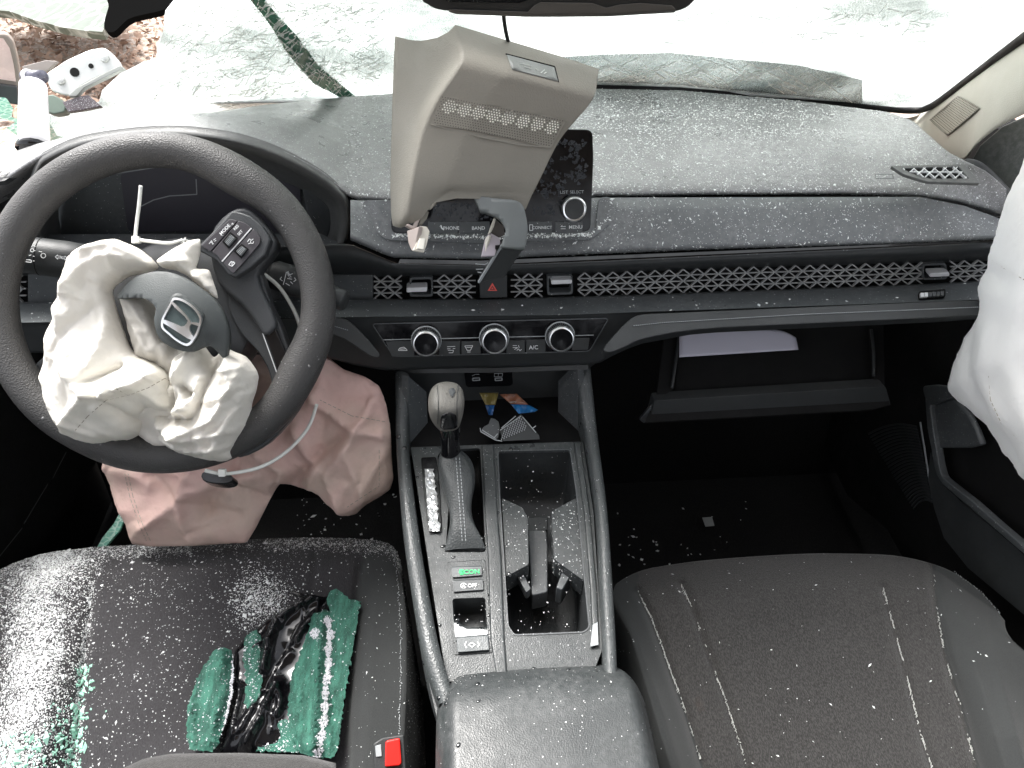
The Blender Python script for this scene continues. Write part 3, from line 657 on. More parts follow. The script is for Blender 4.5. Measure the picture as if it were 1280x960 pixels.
# hazard switch
hz = plate('hazard_switch', [(599, 343), (634, 342), (634, 372), (600, 373)], lambda x, y, h=0: GL(x, y, .006), .02, M['dark'], dash, back=(0, 1, 0), bev=.001)
HZ = lambda x, y, h=0: GL(x, y, .0062+h)
tri = [(615.5, 353.5), (609.5, 363.5), (621.5, 363.5)]; tri2 = [(615.5, 357.0), (612.3, 362.2), (618.7, 362.2)]
plate('hazard_symbol', tri, lambda x, y, h=0: HZ(x, y, .001), .0005, M['hazred'], hz, holes=[tri2])
plate('hazard_symbol', [(615.5, 358.6), (613.8, 361.4), (617.2, 361.4)], lambda x, y, h=0: HZ(x, y, .001), .0005, M['hazred'], hz)

# climate panel
CP = plane3(Yp(465, 404, .7195), Yp(762, 398, .7195), Yp(615, 446, .7025))
cpm = plate('climate_panel', round_poly([(465, 405), (761, 398), (737, 439), (492, 446)], 5), lambda x, y, h=0: CP(x, y, .003), .006, M['gloss'], dash, back=-CP.n)
cpm.name = 'climate_panel'
bz = Bag(); pp = round_poly([(465, 405), (761, 398), (737, 439), (492, 446)], 5)
for a, b in zip(pp, pp[1:]+pp[:1]): bz.bar(CP(*a, .0035), CP(*b, .0035), .0010, .002, CP.n)
bz.obj('panel_trim', M['mid'], cpm)
B = Bag()
for a, b in (((479, 425), (742, 419)),): B.bar(CP(*a, .004), CP(*b, .004), .0009, .001, CP.n)
B.obj('chrome_line', M['dim'], cpm)
bt = [(482, 427, 518, 446), (549, 427, 575, 444), (577, 427, 601, 443), (633, 426, 656, 442), (658, 425, 682, 441), (715, 423, 737, 438)]
for x0, y0, x1, y1 in bt:
    plate('climate_button', round_poly([(x0, y0), (x1, y0-.5), (x1-(2 if x0 > 700 else 0), y1-.8), (x0+(8 if x0 < 490 else 0), y1)], 1), lambda x, y, h=0: CP(x, y, .0042), .002, M['dark'], cpm, back=-CP.n, bev=.0004)
CPh = lambda x, y, h=0: CP(x, y, .0044+h)
def strokes(name, segs, wd, hit, mat, parent, n):
    B = Bag()
    for s in segs:
        for a, b in zip(s, s[1:]): B.bar(hit(*a), hit(*b), wd, .0003, n)
    return B.obj(name, mat, parent)
W3 = .0006
strokes('button_symbol', [[(498, 437.5), (500, 435), (505, 434), (508, 436.5), (509, 438), (498, 438), (498, 437.5)], [(500, 436.5), (507, 436)]], .0008, CPh, M['white'], cpm, CP.n)
strokes('button_symbol', [[(559, 433.5), (569, 433)], [(559, 436), (563, 436)], [(566, 436), (569, 435.5)], [(560, 438), (567, 438), (566, 441), (561, 441)]], W3, CPh, M['white'], cpm, CP.n)
strokes('button_symbol', [[(581, 432.5), (591, 432), (588, 438), (584, 438), (581, 432.5)], [(583, 434.5), (590, 434)], [(584, 440), (588, 440)]], W3, CPh, M['white'], cpm, CP.n)
strokes('button_symbol', [[(641, 432), (646, 432)], [(648, 431.5), (649, 435)], [(641, 434.5), (647, 434.5), (643, 437)], [(646, 438), (648, 436), (650, 438.5), (652, 436.5)]], W3, CPh, M['white'], cpm, CP.n)
text('button_lettering', 'A/C', 667, 434.5, 5.2, CPh, M['white'], cpm, 2, bold=.01)
for kx, ky in ((533, 426.5), (617.5, 423.5), (699.5, 421)):
    c = CP(kx, ky-2, .003); kn = disc('climate_knob', c, CP.n, 0, 0, M['gloss'], dash, 48, [(.0185, 0), (.0185, .004), (.0172, .0055), (.0165, .016), (.0150, .0185), (.0138, .019), (.0132, .0182), (.0001, .0178)])
    m_ = disc('knob_ring', c, CP.n, 0, 0, M['chrome'], kn, 48, [(.0169, .0155), (.0163, .0175), (.0150, .0192), (.0138, .0194), (.0136, .0186)])
    n_ = disc('knob_ring', c, CP.n, 0, 0, M['dim'], kn, 48, [(.0187, .0035), (.0182, .0048), (.0176, .0052)])
    B = Bag(); aa = CP.e1; bb = CP.e2
    for k in range(44):
        q = 2*math.pi*k/44; dv = aa*math.cos(q)+bb*math.sin(q); B.bar(c+dv*.0171+CP.n*.006, c+dv*.0168+CP.n*.015, .0009, .0008, dv)
    B.obj('knob_knurl', M['mid'], kn)

# touch screen
SP = plane3(Yp(490, 292, .733), Yp(742, 292, .733), Yp(742, 163, .772))
scr = plate('touchscreen', round_poly([(489, 160), (741, 162), (742, 200), (738, 290), (489, 292)], 9), SP, .012, M['screen'], dash, bev=.001)
SPh = lambda x, y, h=0: SP(x, y, .0008+h)
for x0, x1 in ((535, 572), (574, 612), (661, 690), (694, 728)):
    plate('menu_button', [(x0, 277.5), (x1, 277), (x1, 291), (x0, 291.5)], lambda x, y, h=0: SP(x, y, .0012), .002, M['mid'], scr, back=-SP.n, bev=.0003)
for s_, x, y, sz in (('PHONE', 564, 285.3, 4.5), ('BAND', 598, 285.3, 4.5), ('CONNECT', 677.5, 284.6, 3.8), ('MENU', 719.5, 284, 4.6), ('LIST', 705, 240.5, 4.2), ('SELECT', 721, 240, 4.0)):
    text('button_lettering', s_, x, y, sz, lambda x, y, h=0: SP(x, y, .0016+h), M['white'] if s_ in ('PHONE', 'MENU', 'CONNECT', 'BAND') else M['dim'], scr, 1, bold=.01)
strokes('button_symbol', [[(551, 281.5), (552, 285), (555, 287.5)]], .0014, lambda x, y: SP(x, y, .0018), M['white'], scr, SP.n)
strokes('button_symbol', [[(662, 281), (666, 281), (666, 288), (662, 288), (662, 281)]], .0007, lambda x, y: SP(x, y, .0018), M['white'], scr, SP.n)
strokes('button_symbol', [[(703, 281.5), (701, 283.3), (707, 283.3)], [(701, 286), (707, 286)]], .0006, lambda x, y: SP(x, y, .0018), M['white'], scr, SP.n)
kc = SP(716, 260, 0); kn = disc('volume_knob', kc, SP.n, 0, 0, M['dark'], scr, 40, [(.0145, 0), (.014, .009), (.0125, .011), (.0001, .0105)])
disc('knob_ring', kc, SP.n, 0, 0, M['chrome'], kn, 40, [(.0143, .0085), (.0138, .0105), (.0125, .0122), (.0112, .0118), (.0108, .0105)])
# dried water stains on the screen, as flat films
film = simple('dried_film', (.045, .05, .058), .7)
B = Bag(); rnd = random.Random(5)
def blob(cx, cy, r, w=.28, sq=1.0):
    n = 22; ph = rnd.random()*9; P = []; Q = []
    for k in range(n):
        q = 2*math.pi*k/n; rr = r*(1+.28*math.sin(3*q+ph)+.18*math.sin(7*q+ph*2)); ww = w*r*(.6+.6*rnd.random())
        P.append(SP(cx+rr*math.cos(q), cy+rr*sq*math.sin(q), .0009)); Q.append(SP(cx+(rr-ww)*math.cos(q), cy+(rr-ww)*sq*math.sin(q), .0009))
    B.add(P+Q, [(k, (k+1) % n, n+(k+1) % n, n+k) for k in range(n)])
for k in range(420):
    x = rnd.uniform(665, 733); y = rnd.uniform(174, 268); q = noise.noise(Vector((x*.07, y*.07, 4)))
    if q > .05 or abs(q) < .035: blob(x, y, rnd.uniform(.5, 2.6), rnd.uniform(.5, .95))
for k in range(90): blob(rnd.uniform(540, 640), rnd.uniform(252, 275), rnd.uniform(.4, 1.8), rnd.uniform(.5, .95))
tag(B.obj('dried_spots', film, scr), kind='stuff')
# screen surround ledge
surr = plate('screen_surround', round_poly([(452, 250), (492, 250), (492, 293), (738, 293), (744, 289), (748, 246), (766, 246), (769, 262), (768, 274), (752, 290), (738, 300), (600, 304), (482, 300), (458, 280)], 8), plane3(Yp(452, 250, .784), Yp(768, 246, .784), Yp(600, 303, .748)), .004, M['soft'], dash, bev=.001)
SUR = plane3(Yp(452, 250, .782), Yp(768, 246, .782), Yp(600, 303, .746))

# corner vent
tp_i = Zp(1170, 216, .806); TP = Plane(tp_i, (0, -.25, 1))
cv = plate('corner_vent', round_poly([(1113, 207), (1206, 205), (1226, 229), (1160, 227), (1130, 218)], 3), lambda x, y, h=0: TP(x, y, .0022), .004, M['dashcl'], dash, back=-TP.n, bev=.001, holes=[[(1128, 210), (1198, 208), (1211, 223), (1162, 223), (1138, 216)]])
plate('vent_backing', [(1122, 208), (1204, 206), (1216, 226), (1160, 225), (1132, 218)], lambda x, y, h=0: TP(x, y, .0005), .002, M['deep'], cv, back=-TP.n)
B = Bag()
cvp = [(1128, 210), (1198, 208), (1211, 223), (1162, 223), (1138, 216)]
def clip_line(a, b, poly, n=40):
    pts = [(a[0]+(b[0]-a[0])*t/n, a[1]+(b[1]-a[1])*t/n) for t in range(n+1)]; ins = [p for p in pts if ptin(p, poly)]
    return (ins[0], ins[-1]) if len(ins) > 1 else None
for k in range(11):
    for s_ in (1, -1):
        x = 1110+k*13; c = clip_line((x-s_*14, 204), (x+s_*14, 228), cvp)
        if c: B.bar(TP(*c[0], .0035), TP(*c[1], .0035), .0009, .003, TP.n)
for y in (214.5,):
    c = clip_line((1110, y), (1230, y), cvp)
    if c: B.bar(TP(*c[0], .0033), TP(*c[1], .0033), .0007, .002, TP.n)
B.obj('vent_lattice', M['satin'], cv)['kind'] = 'stuff'
strokes('vin_slot', [[(1094, 218), (1116, 218), (1117, 223), (1095, 223), (1094, 218)]], .0008, lambda x, y: TP(x, y, .004), M['mid'], dash, TP.n)
lv = plate('corner_vent', round_poly([(-40, 205), (24, 207), (20, 216), (6, 226), (-40, 232)], 3), Plane(Zp(0, 215, .815), (0, -.3, 1)), .006, M['dark'], dash, bev=.001)
strokes('vent_lattice', [[(-10, 211), (12, 214)], [(-10, 218), (8, 217)], [(-8, 224), (12, 210)]], .0015, lambda x, y: Plane(Zp(0, 215, .817), (0, -.3, 1))(x, y), M['satin'], lv, Vector((0, 0, 1)))

# stitched pad above the glove box and its twin by the column
def pad(poly, hit, stitch, name='stitched_pad'):
    o = plate(name, smooth_poly(poly, 3), hit, .018, M['dark'], dash, bev=.006, seg=3)
    B = Bag()
    for i in range(len(stitch)-1):
        (xa, ya), (xb, yb) = stitch[i], stitch[i+1]; L_ = math.hypot(xb-xa, yb-ya); n = max(1, int(L_/2.6))
        for k in range(n):
            t0, t1 = k/n, (k+.62)/n; B.bar(hit(xa+(xb-xa)*t0, ya+(yb-ya)*t0, .0015), hit(xa+(xb-xa)*t1, ya+(yb-ya)*t1, .0015), .0008, .001, hit.n)
    B.obj('stitch', M['dim'], o); return o
PR = plane3(Yp(780, 398, .704), Yp(1240, 378, .704), Yp(1000, 404, .690))
pad([(1246, 375), (1000, 384), (830, 391), (800, 393), (786, 400), (770, 416), (754, 436), (764, 440), (784, 432), (806, 423), (870, 412), (1000, 404), (1246, 392)], PR, [(792, 407), (830, 403), (1000, 393), (1240, 383)])
PL_ = plane3(Yp(415, 396, .712), Yp(470, 430, .70), Yp(425, 420, .70))
pad([(396, 392), (420, 396), (440, 404), (470, 436), (474, 446), (462, 445), (430, 424), (400, 412)], PL_, [(405, 404), (436, 413)])
# left lower panel behind the wheel
plate('knee_panel', [(-60, 402), (400, 404), (470, 448), (440, 462), (300, 470), (150, 470), (60, 440), (-60, 440)], Plane((0, .76, .6), (0, -1, .2)), .02, M['deep'], dash)

# glove box, hanging open
gb_ = plate('glovebox', [(1, 1), (2, 1), (1, 2)], Plane((0, .9, .5), (0, -1, 0)), .001, M['deep'], dash)   # replaced below
bpy.data.objects.remove(gb_)
GIN = plane3(Yp(830, 505, .715), Yp(1095, 490, .715), Yp(960, 400, .82))
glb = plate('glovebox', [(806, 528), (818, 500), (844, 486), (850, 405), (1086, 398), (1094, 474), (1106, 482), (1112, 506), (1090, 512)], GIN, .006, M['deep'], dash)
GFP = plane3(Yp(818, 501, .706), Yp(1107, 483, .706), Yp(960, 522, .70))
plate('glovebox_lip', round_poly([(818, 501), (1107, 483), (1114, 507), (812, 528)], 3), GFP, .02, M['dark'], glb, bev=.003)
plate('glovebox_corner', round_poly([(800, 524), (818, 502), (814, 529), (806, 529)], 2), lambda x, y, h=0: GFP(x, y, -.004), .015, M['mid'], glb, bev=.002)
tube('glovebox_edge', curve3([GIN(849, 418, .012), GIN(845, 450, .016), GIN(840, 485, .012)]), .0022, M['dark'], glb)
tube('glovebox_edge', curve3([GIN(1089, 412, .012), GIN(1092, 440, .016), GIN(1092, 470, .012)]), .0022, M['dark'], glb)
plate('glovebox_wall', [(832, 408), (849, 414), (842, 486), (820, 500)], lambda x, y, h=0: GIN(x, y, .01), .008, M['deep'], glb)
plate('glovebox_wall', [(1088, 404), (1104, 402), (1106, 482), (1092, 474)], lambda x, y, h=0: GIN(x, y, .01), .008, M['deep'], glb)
pa = []
for j in range(10):
    r = []
    for i in range(24):
        u, v = i/23, j/9; x = 849+(149-3*(1-v))*u; y = 412.5-0.5*u+(34-9*u)*v
        if u > .8: y = y+ (1-v)*((u-.8)/.2)**2*10
        r.append(GIN(x, y, .018+.004*math.sin(u*3)))
    pa.append(r)
o = loft('paper_sheet', pa, M['paper']); solid(o, .0006); tag(o, 'white paper sheet lying inside the open glove box', 'paper')

# ================================================================== CENTRE CONSOLE
con = thing('centre_console', 'grey centre console with cup holder between the two front seats', 'console', (0, .5, .4))
DK = Plane((0, .37, .50), (0, -.074, 1))
def dk(x, y, h=0): return DK(x, y, h)
dk.n = DK.n
Z2 = lambda pts: [(480+x/3.2, 540+y/3.2) for x, y in pts]
Z4 = lambda pts: [(555+x/7.385, 690+y/7.385) for x, y in pts]
cup = round_poly(Z2([(455, 75), (745, 70), (772, 250), (800, 560), (822, 780), (800, 800), (520, 812), (495, 775), (478, 500), (462, 250)]), 4)
slot = round_poly([(566, 562), (600, 560), (607, 690), (557, 690)], 4)
deck_out = [(513, 559), (724, 552), (729, 552), (742, 640), (748, 740), (753, 812), (740, 845), (560, 852), (554, 825), (541, 740), (531, 671), (520, 600)]
btnhole = round_poly(Z4([(60, 110), (370, 90), (425, 905), (110, 925)]), 3)
plate('deck', deck_out, dk, .012, M['console'], con, holes=[cup, slot, btnhole], bev=.0025, seg=2)
def basin(name, poly, depth, mat, parent, k=(1, .9, .82), lift=0.0):
    cx = sum(p[0] for p in poly)/len(poly); cy = sum(p[1] for p in poly)/len(poly)
    top = [dk(x, y, -.001+lift) for x, y in poly]; C_ = dk(cx, cy)
    rows = [top]
    for t, kk in ((.5, .97), (.9, .93), (1.0, .86), (1.0, .01)):
        rows.append([C_+(p-C_)*kk+Vector((0, 0, -depth*t)) for p in top])
    return loft(name, rows, mat, parent, close=True)
basin('cup_holder', cup, .085, M['dark'], con)
basin('shifter_slot', slot, .03, M['deep'], con)
rim_ = Bag()
for a, b in zip(cup, cup[1:]+cup[:1]): rim_.bar(dk(*a, .0008), dk(*b, .0008), .0016, .004, DK.n)
rim_.obj('cup_holder_rim', M['mid'], con)
# holder fingers
plate('holder_arm', round_poly(Z2([(470, 262), (555, 302), (576, 345), (580, 530), (487, 580)]), 3), lambda x, y, h=0: dk(x, y, -.004), .03, M['console'], con, back=(0, 0, -1), bev=.003)
plate('holder_arm', round_poly(Z2([(770, 262), (668, 318), (682, 510), (800, 595), (782, 400)]), 3), lambda x, y, h=0: dk(x, y, -.004), .03, M['console'], con, back=(0, 0, -1), bev=.003)
plate('holder_bridge', round_poly(Z2([(575, 392), (650, 390), (655, 450), (655, 640), (590, 655)]), 3), lambda x, y, h=0: dk(x, y, -.03), .03, M['mid'], con, back=(0, 0, -1), bev=.003)
plate('holder_bridge', round_poly(Z2([(572, 340), (655, 338), (655, 392), (575, 396)]), 2), lambda x, y, h=0: dk(x, y, -.05), .02, M['dark'], con, back=(0, 0, -1), bev=.003)
plate('holder_finger', round_poly(Z2([(524, 562), (550, 552), (588, 625), (570, 642)]), 2), lambda x, y, h=0: dk(x, y, -.018), .014, M['mid'], con, back=(0, 0, -1), bev=.002)
plate('holder_finger', round_poly(Z2([(716, 550), (752, 566), (712, 632), (688, 622)]), 2), lambda x, y, h=0: dk(x, y, -.018), .03, M['lip'], con, back=(0, 0, -1), bev=.002)
# ridges on the deck
for pts in ([(602, 557), (617, 556), (622, 640), (627, 700), (631, 800), (634, 842), (620, 844), (613, 800), (610, 700), (606, 640)],
            [(717, 553), (726, 552), (738, 640), (747, 740), (750, 806), (741, 809), (738, 740), (730, 640)]):
    plate('deck_ridge', pts, lambda x, y, h=0: dk(x, y, .003), .006, M['console'], con, bev=.0022)
plate('bare_patch', [(741, 782), (747, 778), (748, 806), (738, 808)], lambda x, y, h=0: dk(x, y, .0042), .002, M['dim'], con)
# indicator strip
ind = plate('gear_indicator', round_poly([(526, 572), (545, 571), (549, 600), (553, 665), (536, 668), (530, 620)], 3), lambda x, y, h=0: dk(x, y, .0015), .004, M['gloss'], con, bev=.0006)
foil = []
rnd = random.Random(11)
for j in range(26):
    v = j/25; x0 = 530.5+6*v; x1 = 542.5+7*v+rnd.uniform(-2, 2)
    foil.append([dk(x0+(x1-x0)*i/6+rnd.uniform(-.6, .6), 586+78*v, .003+rnd.uniform(0, .0028)) for i in range(7)])
loft('indicator_cover', foil, simple('reflection_silver', (.75, .77, .77), .18, .6), ind, smooth=False)  # silver colour stands in for reflections on the clear cover
# gear shifter
BP = [((546, 590), 566, .004, .0), ]
rows = []
bt_ = [(688, 556, 607, .000), (680, 558, 605, .006), (668, 560, 600, .012), (655, 562.5, 592, .016), (640, 562, 588, .020), (625, 559, 590, .026), (608, 553, 594, .030), (594, 549, 594, .034), (582, 547, 591, .036), (574, 548, 586, .036), (570, 551, 580, .034)]
BPl = Plane((0, .62, .5), (0, -1, 0.25))
for (y, xa, xb, h) in bt_:
    P1, P2 = dk(xa, y, h*.5), dk(xb, y, h*.5); c = (P1+P2)/2; r_x = (P2-P1).length/2
    # rounded section, standing towards the viewer
    row = []
    for k in range(28):
        q = 2*math.pi*k/28
        fold = 1+.05*math.sin(5*q+y*.1)
        row.append(c+Vector((r_x*math.copysign(abs(math.cos(q))**.75, math.cos(q)), 0, 0))*fold+DK.n*(.004+.010*min(1, h/.03))*math.copysign(abs(math.sin(q))**.8, math.sin(q))*fold)
    rows.append(row)
o = loft('shifter_boot', rows, M['boot'], con, close=True); subsurf(o)
B = Bag()
for off in (-2.2, 2.2):
    for k in range(24):
        y0, y1 = 572+k*4.4, 574.6+k*4.4
        if y1 > 678: break
        f = lambda y: dk(572+(y-570)*.075+off, y, .006+.0105*min(1, max(0, (688-y))/60)+.018*max(0, 1-(y-575)/110)+.0065)
        B.bar(f(y0), f(y1), .0007, .0006, DK.n)
B.obj('boot_stitch', M['dim'], con)
sb, st = dk(564, 572, .02), Yp(560, 505, .612)
axis = (st-sb).normalized()
prof = [(.0165, -.004), (.0165, 0), (.0128, .004), (.0115, .012), (.0112, .024), (.0120, .034), (.0125, .050), (.0115, .058)]
shaft = disc('shifter_shaft', sb, axis, 0, 0, M['gloss'], con, 32, prof)
def ell(c, ax, u, rows_, seg=36):
    v = ax.cross(u).normalized(); u = v.cross(ax).normalized(); out = []
    for h, a, b, ou, ov in rows_:
        out.append([c+ax*h+u*(ou+a*math.copysign(abs(math.cos(2*math.pi*k/seg))**.8, math.cos(2*math.pi*k/seg)))+v*(ov+b*math.copysign(abs(math.sin(2*math.pi*k/seg))**.8, math.sin(2*math.pi*k/seg))) for k in range(seg)])
    return out
K0 = Yp(560.5, 530, .617)
kr = ell(K0, (Yp(555.5, 455, .585)-K0).normalized(), Vector((1, 0, 0)), [(0, .010, .011, 0, 0), (.004, .0135, .015, 0, 0), (.02, .0175, .019, -.001, 0), (.035, .0200, .023, -.0015, 0), (.048, .0208, .023, -.001, 0), (.058, .0200, .022, 0, 0), (.063, .0170, .019, 0, 0), (.066, .011, .013, 0, 0), (.067, .0005, .0005, 0, 0)])
kb = loft('shifter_knob', kr, M['knob'], con, close=True); recalc(kb); subsurf(kb)
KBm = on_mesh(kb)
plate('knob_insert', smooth_poly([(552, 519), (561, 515), (569, 518), (570, 527), (569, 534), (553, 535), (551, 528)], 3), lambda x, y, h=0: KBm(x, y, .0016), .006, M['gloss'], kb, mid=3, smooth=True)
plate('knob_badge', smooth_poly([(561, 488), (567, 485), (569, 491), (565, 497), (562, 493)], 2), lambda x, y, h=0: KBm(x, y, .0008), .001, M['mid'], kb, mid=3, smooth=True)
B = Bag()
for sx_ in (546, 573):
    P_ = [KBm(sx_+(2 if sx_ < 560 else -2)*math.sin((y_-478)*.05), y_, .0003) for y_ in range(482, 532, 4)]
    for a, b in zip(P_, P_[1:]): B.bar(a, b, .0007, .0006, -Fw)
B.obj('knob_seam', M['dark'], kb)
# button block
bb = plate('switch_block', round_poly(Z4([(30, 97), (380, 72), (445, 930), (92, 950)]), 2.5), lambda x, y, h=0: dk(x, y, .001), .01, M['console'], con, holes=[round_poly(Z4([(78, 432), (380, 420), (402, 722), (205, 722), (92, 655)]), 4)], bev=.0012)
EB = lambda x, y, h=0: dk(x, y, .0038+h)
b1 = plate('econ_button', round_poly(Z4([(66, 142), (350, 132), (352, 216), (76, 236)]), 1.5), lambda x, y, h=0: dk(x, y, .0035), .004, M['lip'], bb, bev=.0006)
b2 = plate('idle_stop_button', round_poly(Z4([(76, 266), (360, 252), (366, 350), (86, 370)]), 1.5), lambda x, y, h=0: dk(x, y, .0035), .004, M['mid'], bb, bev=.0006)
text('button_lettering', 'ECON', 587.5, 715, 5.6, lambda x, y, h=0: dk(x, y, .0036+h), M['green'], b1, 3, bold=.02, sx=1.15)
strokes('button_symbol', [[(574, 716), (575, 712), (579, 712), (580, 716), (574, 716)], [(575, 718), (579, 718)]], .0009, lambda x, y: dk(x, y, .0042), M['green'], b1, DK.n)
text('button_lettering', 'OFF', 590.5, 732, 5, lambda x, y, h=0: dk(x, y, .0036+h), M['white'], b2, 3, bold=.02)
text('button_lettering', 'A', 579.5, 732.3, 4.4, lambda x, y, h=0: dk(x, y, .0036+h), M['white'], b2, 3, bold=.02)
circ = [(579.5+3.6*math.cos(a), 732+3.2*math.sin(a)) for a in np.linspace(.5, 6, 16)]
strokes('button_symbol', [circ], .0006, lambda x, y: dk(x, y, .0042), M['white'], b2, DK.n)
basin('switch_well', round_poly(Z4([(78, 432), (380, 420), (402, 722), (205, 722), (92, 655)]), 4), .03, M['dark'], bb)
plate('silver_trim', Z4([(92, 662), (205, 726), (402, 728), (404, 762), (104, 787)]), lambda x, y, h=0: dk(x, y, .0035), .006, M['satin'], bb, bev=.0006)
pb = plate('parking_brake_switch', round_poly(Z4([(112, 792), (408, 768), (420, 908), (124, 930)]), 2), lambda x, y, h=0: dk(x, y, .0042), .008, M['lip'], bb, bev=.001)
strokes('button_symbol', [[(586, 806), (590, 803), (594, 806), (590, 809), (586, 806)], [(583, 802), (581, 806), (583, 810)], [(597, 802), (599, 806), (597, 809)]], .0008, lambda x, y: dk(x, y, .0048), M['white'], pb, DK.n)
# side rails
RL = surf(lambda P: P.z-(.512+(P.y-.37)*.074 + .45*max(0, P.y-.645)))
def railrow(ptsA, ptsB):
    A = smooth_poly(ptsA, 4, False); Bp = smooth_poly(ptsB, 4, False); rows = []
    for (xa, ya), (xb, yb) in zip(A, Bp):
        a, b = RL(xa, ya), RL(xb, yb); m = (b-a); d = Vector((0, 0, 1))
        rows.append([a+Vector((0, 0, -.10)), a+Vector((0, 0, -.006)), a+m*.06, a+m*.25+d*.003, a+m*.5+d*.004, a+m*.75+d*.003, a+m*.94, b+Vector((0, 0, -.006)), b+Vector((0, 0, -.10))])
    return rows
o = loft('console_rail', railrow([(493, 466), (494, 500), (495, 560), (503, 660), (514, 740), (528, 815), (548, 880)], [(512, 468), (511, 500), (511, 560), (524, 668), (536, 740), (551, 815), (572, 880)]), M['rail'], con)
o = loft('console_rail', railrow([(721, 450), (724, 500), (731, 545), (745, 640), (750, 740), (754, 812), (756, 880)], [(738, 452), (743, 500), (748, 545), (760, 640), (767, 740), (771, 812), (774, 880)]), M['rail'], con)
B = Bag()
B.prism([RL(494, 470)-Vector((0, 0, .05)), RL(495, 560)-Vector((0, 0, .05)), RL(503, 660)-Vector((0, 0, .04)), RL(530, 820)-Vector((0, 0, .03)), RL(548, 900)-Vector((0, 0, .03)), RL(548, 900)-Vector((0, 0, .5)), RL(494, 470)-Vector((0, 0, .6))], (.01, 0, 0))
B.prism([RL(737, 452)-Vector((0, 0, .05)), RL(748, 560)-Vector((0, 0, .05)), RL(767, 740)-Vector((0, 0, .04)), RL(771, 815)-Vector((0, 0, .03)), RL(774, 900)-Vector((0, 0, .03)), RL(774, 900)-Vector((0, 0, .5)), RL(737, 452)-Vector((0, 0, .6))], (-.01, 0, 0))
B.obj('console_side', M['dark'], con)
# storage bin ahead of the shifter
BK = Plane((0, .745, .55), (0, -1, .12))
plate('bin_back', [(500, 452), (735, 446), (730, 560), (505, 565)], BK, .02, M['dark'], con)
plate('bin_floor', [(505, 498), (730, 492), (728, 566), (508, 570)], Plane((0, .7, .505), (0, 0, 1)), .01, M['deep'], con)
plate('bin_side', [(510, 470), (533, 490), (536, 560), (512, 562)], Plane((-.105, .7, .55), (1, -.6, .25)), .01, M['lip'], con)
plate('bin_side', [(722, 452), (698, 476), (697, 556), (724, 552)], Plane((.10, .7, .55), (-1, -.6, .25)), .01, M['mid'], con)
up = plate('usb_panel', round_poly([(580, 464), (640, 462), (641, 480), (638, 482), (583, 484)], 4), lambda x, y, h=0: BK(x, y, .004), .006, M['gloss'], con, back=-BK.n)
for x, s_ in ((595, 0), (623, 0)):
    plate('usb_port', round_poly([(x-5, 472.5), (x+5, 472), (x+5.5, 476), (x-4.5, 476.5)], 1.5), lambda x, y, h=0: BK(x, y, .0052), .001, M['dim'], up, back=-BK.n, holes=[[(x-3.6, 473.4), (x+3.6, 473), (x+3.8, 475), (x-3.2, 475.4)]])
strokes('usb_symbol', [[(590, 470), (594, 468), (599, 468)], [(618, 467), (628, 466.6), (628, 470.5), (618, 471), (618, 467)], [(623, 467), (623, 471)]], .0007, lambda x, y: BK(x, y, .0053), M['dim'], up, BK.n)
# bezel under the climate panel
plate('bin_header', [(478, 453), (748, 446), (735, 456), (620, 460), (500, 461)], Plane((0, .722, .58), (0, -.5, -.8)), .006, M['dark'], con)
# things lying in the bin
FLb = Plane((0, .68, .515), (0, -.35, 1)); Zb = lambda pts: [(580+x/10.67, 475+y/10.67) for x, y in pts]
pk = thing('snack_packet', 'crumpled blue, yellow and orange printed packet in the bin ahead of the shifter', 'packet', FLb(630, 515))
for nm, pl, col in (('packet_print', [(200, 170), (460, 170), (420, 330), (290, 340)], (.20, .16, .05)), ('packet_band', [(280, 335), (410, 335), (380, 470), (330, 465)], (.02, .09, .26)), ('packet_print', [(470, 190), (700, 180), (860, 330), (620, 320)], (.28, .12, .07)), ('packet_band', [(620, 322), (860, 332), (990, 400), (940, 425), (730, 450)], (.015, .14, .36)), ('packet_edge', [(590, 290), (700, 285), (690, 305), (620, 310)], (.6, .55, .5))):
    plate(nm, Zb(pl), lambda x, y, h=0: FLb(x, y, .012+.004*math.sin(x*.4)), .002, plastic(nm+'_c', col, .3, 50, .3, var=.6), pk, mid=4, smooth=True)
wk = thing('broken_plastic_bracket', 'black perforated plastic bracket with pale edges in the bin beside the cup holder', 'bracket', FLb(625, 540))
plate('mesh_plate', Zb([(480, 680), (760, 460), (1000, 740), (1010, 790), (520, 815)]), lambda x, y, h=0: FLb(x, y, .020), .004, M['dark'], wk)
B = Bag()
for i in range(10):
    for j in range(9):
        x, y = 500+i*34+j*9, 790-j*26-i*14
        if ptin((x, y), [(480, 690), (750, 490), (960, 750), (900, 800), (500, 810)]):
            q = Zb([(x, y)])[0]; B.prism([FLb(q[0]+a, q[1]+b, .0206) for a, b in ((-.5, -.9), (.5, -.9), (.5, .7), (-.5, .7))], -FLb.n*.0005)
B.obj('mesh_hole', M['dim'], wk)['kind'] = 'stuff'
plate('hook_arm', smooth_poly(Zb([(360, 510), (460, 560), (470, 700), (430, 800), (330, 760), (230, 690), (270, 620), (330, 590)]), 2), lambda x, y, h=0: FLb(x, y, .016), .004, M['mid'], wk)
strokes('pale_edge', [Zb([(215, 640), (225, 690), (420, 800), (510, 815)]), Zb([(240, 665), (420, 780)]), Zb([(400, 770), (450, 715)]), Zb([(480, 670), (760, 480)]), Zb([(500, 640), (690, 480)]), Zb([(780, 490), (960, 700)]), Zb([(920, 640), (960, 610)])], .0011, lambda x, y: FLb(x, y, .022), M['dim'], wk, FLb.n)

